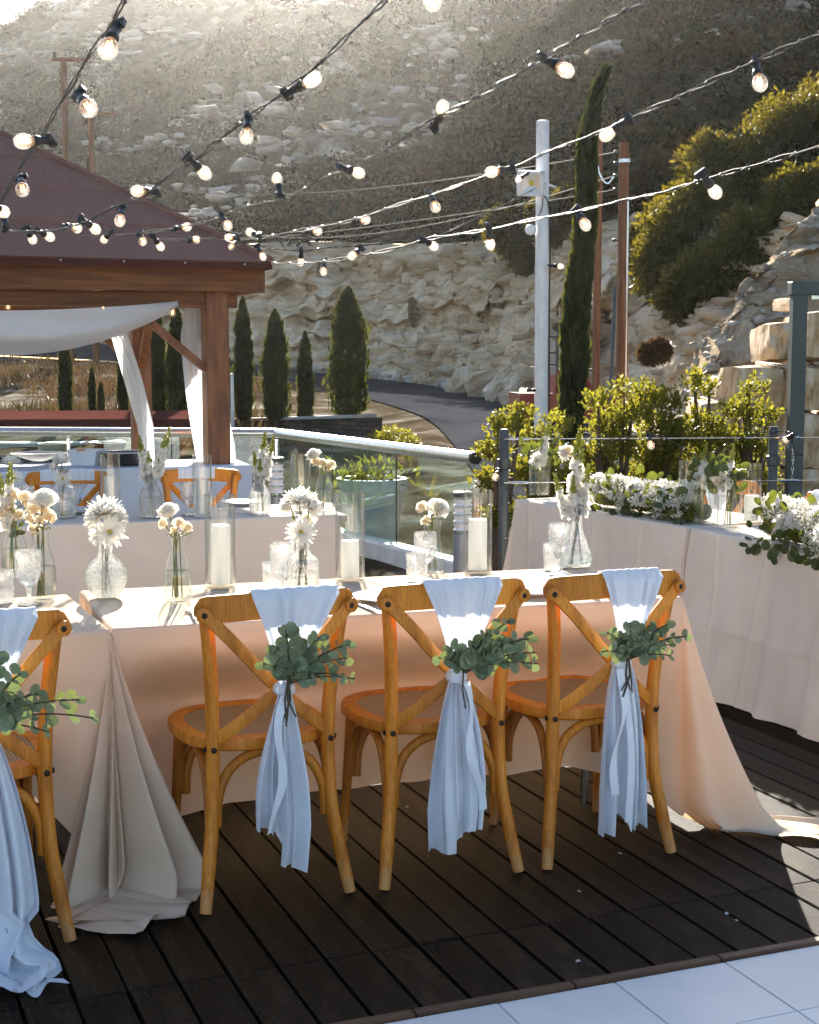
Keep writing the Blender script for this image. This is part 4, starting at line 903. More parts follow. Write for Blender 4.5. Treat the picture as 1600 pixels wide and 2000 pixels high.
# the tall leaning cypress by the white pole: slim, bending to the right near its tip
b = dp(1126, 880, 14.0); root = thing('cypress_tree', 'very tall slim cypress bending right at its tip beside the brown utility pole', 'tree', b)
zs = np.array([dp(0, v, 14).z - b.z for v in (880, 820, 700, 600, 520, 440, 330, 280, 230, 190, 148)]); cx = np.array([dp(u, 0, 14).x - b.x for u in (1126, 1124, 1130, 1136, 1143, 1148, 1152, 1152, 1158, 1166, 1184)]); rr = np.array([w / F * 14 / 2 for w in (30, 40, 46, 44, 36, 33, 31, 27, 20, 13, 4)])
n = 9500; z = npr.uniform(0, zs[-1], n); w = npr.uniform(0, 6.283, n); lump = 1 + .14 * np.sin(w * 3 + z * 4) + .1 * np.sin(w * 4 - z * 11)
rad = np.interp(z, zs, rr) * lump * npr.uniform(.3, 1.05, n) ** .5
P = np.stack([np.interp(z, zs, cx) + rad * np.cos(w), rad * np.sin(w), z], 1); A = np.stack([np.cos(w) * .12 + np.where(z > zs[-4], .25, 0), np.sin(w) * .12, np.full(n, 1.0)], 1) + npr.randn(n, 3) * .13
Lf = npr.uniform(.06, .15, n); link('crown', leaf_mesh('crown', P, A, Lf, Lf * .4, M['cypress']), root)
part('trunk', MB().tube([(cx[i], 0, zs[i] - (.2 if i == 0 else 0)) for i in range(0, 9)], [.07 - .007 * i for i in range(9)], 8), M['bark'], root)

def shrub(name, label, base, blobs, nleaf, lsize, m, cat='shrub', group=None, stems=6, aspect=.45, sprig=False):
    t = thing(name, label, cat, base, 0, group); PP, AA = [], []
    tot = sum(r ** 2 for _, r in blobs)
    for c, r in blobs:
        n = int(nleaf * r * r / tot)
        if sprig:                                    # leaves gathered on upright sprigs
            ns = max(6, n // 9); d = unit(npr.randn(ns, 3)); d[:, 2] = np.abs(d[:, 2]) * .9 - .1; k = npr.uniform(.3, 1.0, (ns, 1)); st = np.array(c) + d * k * r
            ax = unit(d * .5 + np.array([0, 0, 1.0]) + npr.randn(ns, 3) * .3)
            for q in range(9): PP.append(st + ax * (q * lsize * .33)); AA.append(ax * .7 + npr.randn(ns, 3) * .7)
        else:
            d = unit(npr.randn(n, 3)); k = npr.uniform(.45, 1.05, (n, 1)); lump = 1 + .18 * np.sin(d[:, :1] * 7 + c[0] * 9) * np.sin(d[:, 2:] * 6 + 2)
            PP.append(np.array(c) + d * k * lump * r); AA.append(d + npr.randn(n, 3) * .7)
    P = np.concatenate(PP); A = np.concatenate(AA); L = lsize * npr.uniform(.6, 1.3, len(P))
    link('crown', leaf_mesh('crown', P, A, L, L * aspect, m), t)
    mb = MB()
    for k in range(stems):
        c, r = blobs[k % len(blobs)]; e = Vector(c) + Vector((rnd.uniform(-.3, .3) * r, rnd.uniform(-.3, .3) * r, rnd.uniform(0, .5) * r)); s = Vector((e.x * .35 + rnd.uniform(-.05, .05), e.y * .35, -.1)); mid = s.lerp(e, .5) + Vector((rnd.uniform(-.1, .1) * r, 0, .1 * r))
        mb.tube([s, mid, e], [.022 * max(1, r), .016 * max(1, r), .006], 6)
    part('trunk', mb, M['bark'], t); return t
def rel(u, v, d, base): p = dp(u, v, d) - base; return (p.x, p.y, p.z)
def shrub_px(name, label, ub, vb, d, blobs, nleaf, ls, m, group, **k):
    b = dp(ub, vb, d); b.z = max(b.z, -.1) if d < 13 else b.z
    return shrub(name, label, b, [(rel(u, v, d + dd, b), rp_ / F * d * (1.15 if name == 'hill_bush' and rp_ > 45 else 1)) for u, v, dd, rp_ in blobs], nleaf, ls, m, 'shrub', group, **k)
YG = 'yellow green shrubs behind the wire fence'
for a in [('sparse yellow green shrub left of the first fence post', 960, 1110, 9.6, [(965, 900, 0, 26), (958, 960, .1, 30), (985, 850, .1, 26), (975, 1030, 0, 34), (1010, 830, .2, 24)], 1500),
 ('yellow green shrub behind the white pole and vase bouquet', 1050, 1010, 9.9, [(1040, 880, 0, 38), (1085, 850, .2, 34), (1040, 940, 0, 40), (1090, 915, .1, 40), (1115, 950, 0, 40)], 2400),
 ('yellow green shrub in front of the brown utility pole', 1190, 1000, 10.4, [(1170, 800, 0, 26), (1185, 850, .1, 44), (1230, 830, 0, 40), (1210, 900, 0, 52), (1160, 910, .2, 46), (1215, 775, 0, 18)], 3600),
 ('tallest yellow green shrub in the middle behind the garland', 1290, 1000, 10.6, [(1265, 800, 0, 34), (1290, 850, 0, 46), (1310, 800, .1, 30), (1275, 910, 0, 52), (1330, 880, 0, 48), (1262, 775, .1, 18)], 3600),
 ('yellow green shrub with a high sprig left of the block wall', 1370, 1000, 10.8, [(1362, 765, 0, 30), (1380, 780, .1, 22), (1370, 850, 0, 44), (1400, 880, 0, 46), (1345, 920, 0, 48)], 2800),
 ('yellow green shrub leaning over the limestone blocks by the second fence post', 1460, 1000, 10.6, [(1470, 775, 0, 26), (1440, 820, 0, 38), (1490, 830, .1, 34), (1455, 880, 0, 46), (1495, 900, 0, 30), (1420, 930, 0, 44)], 3000)]:
    a[4].extend([(a[1] - 25, 950, .1, 44), (a[1] + 25, 965, 0, 44), (a[1] - 5, 1010, 0, 40)]) if a[1] > 1000 else None
    shrub_px('fence_shrub', a[0], a[1], a[2], a[3], a[4], int(a[5] * 1.5), .040, M['yellow'], YG, sprig=True, stems=14, aspect=.5)
OG = 'big bushes on the slope at right'
for a in [('big rounded olive bush with golden top above the rubble slope', 1340, 560, 24, [(1330, 470, 0, 70), (1300, 520, 0, 55), (1370, 420, .3, 70), (1340, 540, 0, 60), (1390, 500, .2, 70)], 5200),
 ('big olive bush in the middle of the slope with golden crown', 1430, 480, 25, [(1420, 350, 0, 80), (1470, 400, 0, 80), (1390, 390, .4, 60), (1440, 460, 0, 70), (1390, 300, 0, 40)], 5200),
 ('highest olive bush at the right edge with golden crown', 1560, 400, 25.5, [(1540, 270, 0, 70), (1600, 260, 0, 80), (1500, 320, 0, 70), (1570, 340, 0, 80), (1640, 330, 0, 80)], 5200),
 ('dark lower bush overhanging the rubble slope', 1400, 600, 22.5, [(1360, 560, 0, 50), (1420, 530, 0, 60), (1470, 470, 0, 55), (1330, 580, 0, 45), (1395, 590, 0, 30)], 4000),
 ('dark green bush at the left foot of the olive bushes', 1275, 520, 25.5, [(1270, 470, 0, 38), (1265, 520, 0, 34), (1290, 430, 0, 36)], 2200),
 ('dark bush at the right edge below the highest olive bush', 1590, 450, 22.5, [(1560, 390, 0, 50), (1620, 380, 0, 60), (1520, 430, 0, 45)], 2600),
 ('dark bush hanging over the cliff top behind the white pole', 1010, 500, 33, [(1000, 470, 0, 36), (1030, 510, 0, 28), (980, 440, 0, 34)], 2000),
 ('dark bush on the cliff top right of the white pole', 1085, 470, 31, [(1085, 440, 0, 36), (1110, 400, 0, 34), (1060, 420, 0, 30)], 2000),
 ('small rusty bush growing on the cliff face by the brown pole', 1275, 690, 20.2, [(1270, 690, 0, 16), (1290, 684, 0, 14)], 700)]:
    shrub_px('hill_bush', a[0], a[1], a[2], a[3], a[4], int(a[5] * 4.6), .105, M['olive'] if 'rusty' not in a[0] else M['dry'], OG)
b = dp(768, 876, 17.5); shrub('verge_shrub', 'low yellowish dry shrub on the gravel verge beside the road', b, [((0, 0, .10), .17), ((.18, .1, .04), .15), ((-.16, .1, .06), .15)], 1500, .05, M['yellow'], 'shrub')

# ------------------------------------------------------------------ chairs
def arcpts(a, b, h, n=16, out=(0, 0, 0)):
    a, b = Vector(a), Vector(b); o = Vector(out)
    return [a.lerp(b, .5 - .5 * math.cos(math.pi * k / n)) + Vector((0, 0, h * math.sin(math.pi * k / n))) + o * math.sin(math.pi * k / n) for k in range(n + 1)]
def railpt(x, z): return Vector((x, -.285 + .95 * x * x, z))
def smooth_path(pts, n=8):
    pts = [Vector(p) for p in pts]; out = []
    for i in range(len(pts) - 1):
        p0, p1, p2, p3 = pts[max(i - 1, 0)], pts[i], pts[i + 1], pts[min(i + 2, len(pts) - 1)]
        for k in range(n):
            t = k / n; out.append(.5 * ((2 * p1) + (p2 - p0) * t + (2 * p0 - 5 * p1 + 4 * p2 - p3) * t * t + (3 * p1 - p0 - 3 * p2 + p3) * t ** 3))
    return out + [pts[-1]]
def seat_outline(k, n=44, dy=0):
    o = []
    for i in range(n):
        w = 2 * math.pi * i / n; c, s = math.cos(w), math.sin(w); e = 2 / 2.7
        x = .228 * math.copysign(abs(c) ** e, c) * (1.0 + .05 * s); y = .030 / k + .232 * math.copysign(abs(s) ** e, s)
        o.append((x * k, y * k + dy))
    return o
def make_chair(label, group):
    t = thing('crossback_chair', label, 'chair', (0, 0, 0), 0, group)
    n = 44; fr = MB(); prof = [(.80, .452), (.80, .472), (.83, .476), (.95, .476), (.99, .470), (1.0, .458), (.99, .440), (.94, .434), (.80, .436)]
    vs = [(x, y, z) for k, z in prof for x, y in seat_outline(k)]; m = len(prof)
    fr.add(vs, [(i * n + j, i * n + (j + 1) % n, ((i + 1) % m) * n + (j + 1) % n, ((i + 1) % m) * n + j) for i in range(m) for j in range(n)])
    part('seat_frame', fr, M['chair'], t)
    ra = MB(); rings = [.80, .6, .4, .2]; vs = [(x, y, .470 - .012 * (1 - k / .8)) for k in rings for x, y in seat_outline(k)] + [(0, 0, .457)]
    ra.add(vs, [(i * n + j, (i + 1) * n + j, (i + 1) * n + (j + 1) % n, i * n + (j + 1) % n) for i in range(3) for j in range(n)] + [(3 * n + j, 4 * n, 3 * n + (j + 1) % n) for j in range(n)])
    part('rattan_seat', ra, M['rattan'], t)
    for s in (-1, 1):
        pts = smooth_path([(s * .216, -.250, 0), (s * .197, -.222, .12), (s * .178, -.197, .26), (s * .172, -.188, .44), (s * .176, -.200, .60), (s * .190, -.226, .76), (s * .203, -.236, .865)])
        rr = [.0165 + .0035 * min(1, k / 8) for k in range(len(pts))]
        part('back_post', MB().tube(pts, rr, 14), M['chair'], t)
        pts = smooth_path([(s * .192, .205, 0), (s * .186, .185, .2), (s * .176, .165, .435)])
        part('front_leg', MB().tube(pts, [.013 + .005 * k / (len(pts) - 1) for k in range(len(pts))], 12), M['chair_shaded'], t)
        # cross bar from the rail end down to the other post
        z0 = .845; p = [railpt(s * .208, z0) + Vector((0, -.022, .0)), Vector((s * .14, -.272, .775)), Vector((s * .03, -.262 - .006 * s, .655)), Vector((-s * .085, -.232 - .006 * s, .545)), Vector((-s * .160, -.196, .482))]
        part('cross_bar', MB().bar(smooth_path(p), .034, .013, (0, -1, .25)), M['chair'], t)
        part('bar_end', MB().lathe([(.0205, 0), (.0205, .013), (.018, .0145)], 18, c=railpt(s * .213, .848) + Vector((0, -.022, 0)), axis=(s * .3, -1, 0), closed_top=True), M['chair'], t)
        for c, ax, r in ((railpt(s * .213, .848) + Vector((-s * 0, -.034, 0)), (s * .3, -1, 0), .0085), ((s * .174, -.209, .452), (0, -1, 0), .0085), ((s * .192, -.188, .452), (s, 0, 0), .0085), ((s * .19, .158, .262), (s, 0, 0), .006)):
            part('bolt', MB().lathe([(r, 0), (r, .003), (r * .6, .0055)], 12, c=c, axis=ax, closed_top=True), M['bolt'], t)
        side = smooth_path([(s * .182, -.178, .235), (s * .181, -.155, .34), (s * .180, -.10, .408), (s * .178, 0, .428), (s * .180, .08, .408), (s * .182, .14, .34), (s * .184, .158, .235)])
        part('arch_brace', MB().bar(side, .017, .024, (s, 0, 0)), M['chair_shaded'], t)
    for y, mm in ((-.185, M['chair']), (.160, M['chair_shaded'])):
        ar = smooth_path([(-.162, y, .225), (-.156, y, .31), (-.125, y * .97, .378), (-.07, y * .94, .415), (0, y * .93, .426), (.07, y * .94, .415), (.125, y * .97, .378), (.156, y, .31), (.162, y, .225)])
        part('arch_brace', MB().tube(ar, .0145, 10), mm, t)
    # curved top rail with rounded ends
    rows = []; N = 30
    for i in range(N + 1):
        x = -.232 + .464 * i / N; edge = min(1, (1 - abs(x) / .2325) / .13 + .0); hgt = .036 * math.sqrt(max(.0, 1 - (1 - min(1, edge)) ** 2)) + .002; c = railpt(x, .855 + .012 * (1 - (x / .232) ** 2)); nn = Vector((-1.9 * x, 1, 0)).normalized()
        th = .0115
        prof = [(-th, -hgt + .004), (-th, hgt - .004), (-th + .004, hgt), (th - .004, hgt), (th, hgt - .004), (th, -hgt + .004), (th - .004, -hgt), (-th + .004, -hgt)]
        rows.append([c + nn * a + Vector((0, 0, b)) for a, b in prof])
    mb = MB(); k = 8; vs = [p for r in rows for p in r]
    mb.add(vs, [(i * k + j, (i + 1) * k + j, (i + 1) * k + (j + 1) % k, i * k + (j + 1) % k) for i in range(N) for j in range(k)] + [tuple(range(k - 1, -1, -1))[::-1], tuple(N * k + j for j in range(k))[::-1]])
    part('top_rail', mb, M['chair'], t); return t
CH = 'cross back wooden chairs around the tables'
proto = make_chair('', CH)
chairs = []
def place_chair(lp, rp_, label):
    lp, rp_ = Vector(lp), Vector(rp_); d = (rp_ - lp); a = math.atan2(d.y, d.x); fwd = Vector((-math.sin(a), math.cos(a), 0)); o = proto if not chairs else copy_tree(proto)
    o.location = (lp + rp_) / 2 + fwd * .250; o.location.z = 0; o.rotation_euler = (0, 0, a); o['label'] = label; chairs.append(o)
    bpy.context.view_layer.update(); return Matrix.Translation(o.location) @ Matrix.Rotation(a, 4, 'Z')
m1 = place_chair((-.568, 3.933, 0), (-.174, 4.102, 0), 'wooden cross back chair with the twisted tail sash, left of the middle front chair')
m2 = place_chair((-.072, 4.118, 0), (.330, 4.271, 0), 'middle wooden cross back chair of the front row, eucalyptus leaning right on its sash')
m3 = place_chair((.420, 4.289, 0), (.820, 4.440, 0), 'wooden cross back chair at the right end of the front row by the trailing cloth')
m0 = place_chair((-1.292, 3.565, 0), (-.907, 3.743, 0), 'wooden cross back chair cut by the left edge with a long trailing sash')
def facing(u, v, d, a, label):
    p = dp(u, v, d); c, s = math.cos(a), math.sin(a); x = Vector((c, s, 0)) * .2; return place_chair(Vector((p.x, d, 0)) - x, Vector((p.x, d, 0)) + x, label)
m4 = facing(391, 930, 8.40, R(180 + 8), 'wooden chair behind the middle table in front of the gazebo post')
m5 = facing(132, 935, 8.25, R(180 + 12), 'wooden chair behind the middle table at left with two broad white sash folds')
m6 = place_chair((1.60, 7.95, 0), (1.80, 7.60, 0), 'wooden chair behind the right table beside the second fence post')
m7 = place_chair((1.945, 7.05, 0), (2.10, 6.68, 0), 'wooden chair behind the right garland at the right edge')

# ------------------------------------------------------------------ sashes on the chairs
def sash(label, mw, xc, w, knot, hem, hw, seed, group='white sashes tied on the chairs', folds=6, steps=None, puddle=None, side=-1):
    r = random.Random(seed); ph = [r.uniform(0, 6.28) for _ in range(8)]; rows = []; NUu = 90
    kx, kz = knot; hx, hz = hem
    up_rows = [(t, 0) for t in np.linspace(0, 1, 26)]
    f1, f2 = folds, folds * 2.3
    def across(u, wd, amp, t, wob=1): 
        v_ = u + .16 * math.sin(u * 4.3 + ph[6]) + .05 * math.sin(u * 11 + ph[7]); return amp * (math.sin(f1 * v_ * 1.9 + ph[0] + wob * t * 1.5) + .5 * math.sin(f2 * v_ * 1.7 + ph[1] - t))
    # inner side of the rail
    for z in np.linspace(.845, .90, 5):
        rows.append([railpt(xc + u * w / 2, z) + Vector((0, .0145 + .0018 * (1 + math.sin(f1 * u * 4 + ph[2])), 0)) for u in np.linspace(-1, 1, NUu)])
    for q in range(5):
        an = math.pi * (q + 1) / 6; rows.append([railpt(xc + u * w / 2, .900 + .010 * (1 - ((xc + u * w / 2) / .232) ** 2) - .008 + .012 * math.sin(an)) + Vector((0, .0165 * math.cos(an), .0012 * math.sin(f1 * u * 3.1 + 2 * math.sin(u * 3) + ph[2]))) for u in np.linspace(-1, 1, NUu)])
    for t in np.linspace(0, 1, 34):
        z = .888 + (kz - .888) * t; sq = (1 - t) ** 1.25; wd = w * sq + .036 * (1 - sq); cx = xc + (kx - xc) * (1 - (1 - t) ** 1.4)
        y = -.312 + .030 * t - .02 * math.sin(t * 3.1); amp = .0065 + .010 * t * (1 - .35 * t)
        row = []
        for u in np.linspace(-1, 1, NUu):
            x = cx + u * wd / 2; yy = y + (.95 * x * x * (1 - t) if t < .6 else .95 * x * x * .4) + across(u, wd, amp, t) * .8 - .004
            row.append(Vector((x, yy, z - (.012 * math.sin(math.pi * (u + 1) / 2) * math.sin(math.pi * t)))))
        rows.append(row)
    L = kz - hz
    for t in np.linspace(0.02, 1, 48):
        z = kz - L * t; wd = .036 + (hw - .036) * min(1, t * 1.35) ** .6; cx = kx + (hx - kx) * t ** .8; y = -.287 - .018 * math.sin(t * 2.2); amp = .012 + .012 * min(1, t * 2)
        row = []
        for u in np.linspace(-1, 1, NUu):
            zz = z
            if steps: zz = kz - (kz - np.interp(u, [s[0] for s in steps], [s[1] for s in steps])) * t
            sway = .006 * math.sin(t * 5 + ph[4] + u * 2); p = Vector((cx + u * wd / 2 + .010 * math.sin(f1 * u * 2.2 + ph[0]) * min(1, t * 2) + sway, y + across(u, wd, amp, t * .6), zz))
            if puddle and t > puddle[0]:
                e = (t - puddle[0]) / (1 - puddle[0]); zf = kz - L * puddle[0]
                p.z = max(.006 + .018 * (1 + math.sin(u * 9 + e * 7 + ph[5])) * (1 - .5 * e), zf * (1 - e * 2.4)); p.y -= puddle[1] * e; p.x += puddle[2] * e * (.4 + .6 * u) + .03 * math.sin(e * 9 + u * 4)
            row.append(p)
        rows.append(row)
    t_ = thing('chair_sash', label, 'sash', (0, 0, 0), 0, group); t_.matrix_world = mw
    part('fabric', MB().grid(rows), M['sash'], t_, angle=0)
    kn = MB(); kn.lathe([(.024, -.016), (.030, -.008), (.029, .006), (.023, .015)], 18, c=(kx, -.286, kz), mod=lambda w_, z: 1 + .12 * math.sin(5 * w_ + 2), closed_bottom=False, axis=(.12, 0, 1))
    part('knot', kn, M['sash'], t_)
    # narrow ribbon end hanging over the fabric
    rb = []; sgn = side
    for t in np.linspace(0, 1, 40):
        c = Vector((kx + sgn * (.012 + .040 * t) + .012 * math.sin(t * 8 + ph[3]), -.318 - .024 * math.sin(min(1, t * 1.5) * 1.57), kz - .01 - t * (kz - hz) * .72)); tw = .9 * math.sin(t * 5 + ph[3])
        s = Vector((math.cos(tw), math.sin(tw) * .6, .12)) * .013; rb.append([c - s, c, c + s])
    part('ribbon', MB().grid(rb), M['sash'], t_, angle=0)
    return t_
sash('white sash with twisted ruffled tail on the chair by the fork', m1, .045, .262, (.008, .628), (-.012, .10), .150, 11, steps=[(-1, .245), (-.22, .225), (.0, .125), (1, .105)])
sash('white sash with three stepped folds on the middle chair of the front row', m2, .012, .245, (-.006, .625), (-.006, .10), .172, 23, steps=[(-1, .115), (-.3, .105), (-.25, .142), (.35, .135), (.4, .165), (1, .172)], side=1)
sash('narrow white sash on the chair at the right end of the front row', m3, .035, .205, (.008, .628), (.015, .10), .160, 37, steps=[(-1, .105), (-.35, .11), (-.3, .16), (.1, .145), (.15, .115), (1, .12)])
sash('long white sash puddling on the deck at the left edge', m0, .02, .25, (.0, .615), (.0, .0), .24, 41, puddle=(.80, .24, .02))
s4 = sash('white sash draped over the far chair in front of the gazebo post', m4, .02, .21, (0, .62), (0, .25), .15, 51)
sash('wide white sash folded over the far chair at left', m5, .0, .30, (0, .62), (0, .25), .16, 57)
sash('white sash on the chair behind the right tall candle glass', m6, .0, .24, (0, .62), (0, .25), .15, 63)
sash('white sash on the chair behind the right garland', m7, -.02, .24, (0, .62), (0, .25), .15, 67)

# ------------------------------------------------------------------ eucalyptus bunches
def disc_leaf(name, m, asp=.85, fold=.18, n=10):
    mb = MB(); vs = [(0, 0, 0)]; 
    rim = []
    for k in range(n):
        w = 2 * math.pi * k / n; y = .5 - .5 * math.cos(w); x = asp * .5 * math.sin(w) * (1 - .12 * math.cos(w)); rim.append((x, y, abs(x) * fold + .10 * y * y))
    mid = [(0, y, .10 * y * y) for y in (.0, .33, .66, 1.0)]
    h = n // 2; L = rim[:h + 1]; Rr = [rim[0]] + rim[:h - 1:-1]
    for side in (L, Rr):
        vs = side + [(0, p[1], .10 * p[1] ** 2) for p in side]; q = len(side)
        f = [(i, i + 1, q + i + 1, q + i) for i in range(q - 1)]; mb.add(vs, f if side is L else [tuple(reversed(a)) for a in f])
    return mb.mesh(name, m)
eucl = [disc_leaf('leaf', M['euc'], a) for a in (.95, .8, .65)]
def place_leaf(parent, me, p, ax, nrm, s):
    ax = Vector(ax).normalized(); z = Vector(nrm); z = (z - ax * z.dot(ax)); z = z.normalized() if z.length > 1e-4 else ax.orthogonal().normalized(); x = ax.cross(z)
    o = link('leaf', me, parent); o.matrix_local = Matrix.Translation(p) @ Matrix((x, ax, z)).transposed().to_4x4() @ Matrix.Scale(s, 4); return o
def euc_bunch(label, mw, knot, sprigs, seed, stems=4):
    r = random.Random(seed); t = thing('eucalyptus_bunch', label, 'greenery', (0, 0, 0), 0, 'eucalyptus bunches tied to the sashes'); t.matrix_world = mw @ Matrix.Translation((knot[0], -.325, knot[1]))
    for (ang, L, n, size) in sprigs:
        out = r.uniform(-.055, .0); d = Vector((math.sin(R(ang)), -.22 + r.uniform(-.22, .18), math.cos(R(ang)))).normalized(); b = Vector((0, out * .3, 0)); pts = [b + d * (L * k / 5) + Vector((.02 * math.sin(R(ang)), 0, -.05)) * (k / 5) ** 2 * L * 6 for k in range(6)]
        part('stem', MB().tube(pts, .0022, 5), M['twig'], t)
        for k in range(n):
            f = (k + 1.2) / (n + .5); p = pts[min(4, int(f * 5))].lerp(pts[min(5, int(f * 5) + 1)], f * 5 - int(f * 5)) if f < 1 else pts[5]
            for s in (-1, 1):
                sd = d.cross(Vector((0, -1, 0))).normalized() * s; ax = (sd + d * r.uniform(.1, .8) + Vector((r.uniform(-.4, .4), r.uniform(-.75, .35), r.uniform(-.4, .3)))).normalized(); nr = Vector((r.uniform(-.6, .6), -1, r.uniform(-.2, .9)))
                place_leaf(t, eucl[r.randrange(3)], p, ax, nr, size * (1.12 - .45 * f) * r.uniform(.8, 1.2))
    for k in range(stems):
        part('stem', MB().tube([(0, 0, .02), (r.uniform(-.012, .012), .0, -.05), (r.uniform(-.03, .02), -.006, -r.uniform(.08, .13))], .0026, 6), M['twig'], t)
    return t
euc_bunch('fan shaped eucalyptus bunch on the twisted tail sash', m1, (.008, .655), [(-6, .24, 5, .050), (-14, .17, 4, .05), (8, .18, 5, .046), (22, .20, 5, .044), (40, .23, 6, .040), (52, .19, 6, .036), (70, .17, 6, .030), (60, .13, 4, .04), (-34, .16, 4, .044), (-20, .12, 4, .042), (4, .12, 4, .046), (30, .12, 4, .046), (12, .08, 3, .046), (-8, .07, 3, .044), (45, .09, 3, .042)], 3)
euc_bunch('eucalyptus bunch leaning far right on the middle chair', m2, (0, .645), [(28, .25, 5, .044), (42, .24, 6, .048), (54, .22, 6, .044), (36, .18, 5, .054), (62, .21, 6, .040), (18, .20, 5, .034), (-40, .15, 4, .040), (-22, .12, 4, .046), (8, .12, 4, .046), (48, .13, 4, .050), (30, .10, 4, .050), (-4, .08, 3, .046)], 8, 1)
euc_bunch('dark dense eucalyptus bunch on the chair at the right end', m3, (.008, .65), [(-52, .15, 5, .034), (-30, .16, 5, .036), (-10, .19, 6, .036), (6, .15, 5, .038), (20, .17, 5, .038), (34, .19, 6, .038), (46, .20, 6, .036), (28, .12, 4, .042), (-20, .11, 4, .040), (8, .09, 4, .042), (52, .14, 5, .034), (-38, .10, 4, .036), (66, .12, 4, .030), (0, .06, 3, .04)], 15, 6)
euc_bunch('eucalyptus bunch with a long side sprig at the left edge', m0, (.0, .635), [(60, .24, 6, .042), (40, .18, 5, .046), (20, .22, 5, .044), (6, .26, 5, .05), (-10, .2, 5, .046), (74, .26, 5, .038), (-35, .18, 5, .046), (30, .12, 4, .046), (52, .14, 5, .046), (14, .1, 4, .046), (88, .14, 4, .034), (-20, .1, 3, .046)], 21)
euc_bunch('small dark eucalyptus bunch on the far left chair', m5, (.0, .65), [(-50, .15, 4, .044), (-20, .14, 4, .044), (20, .15, 4, .044), (50, .15, 4, .04)], 25)

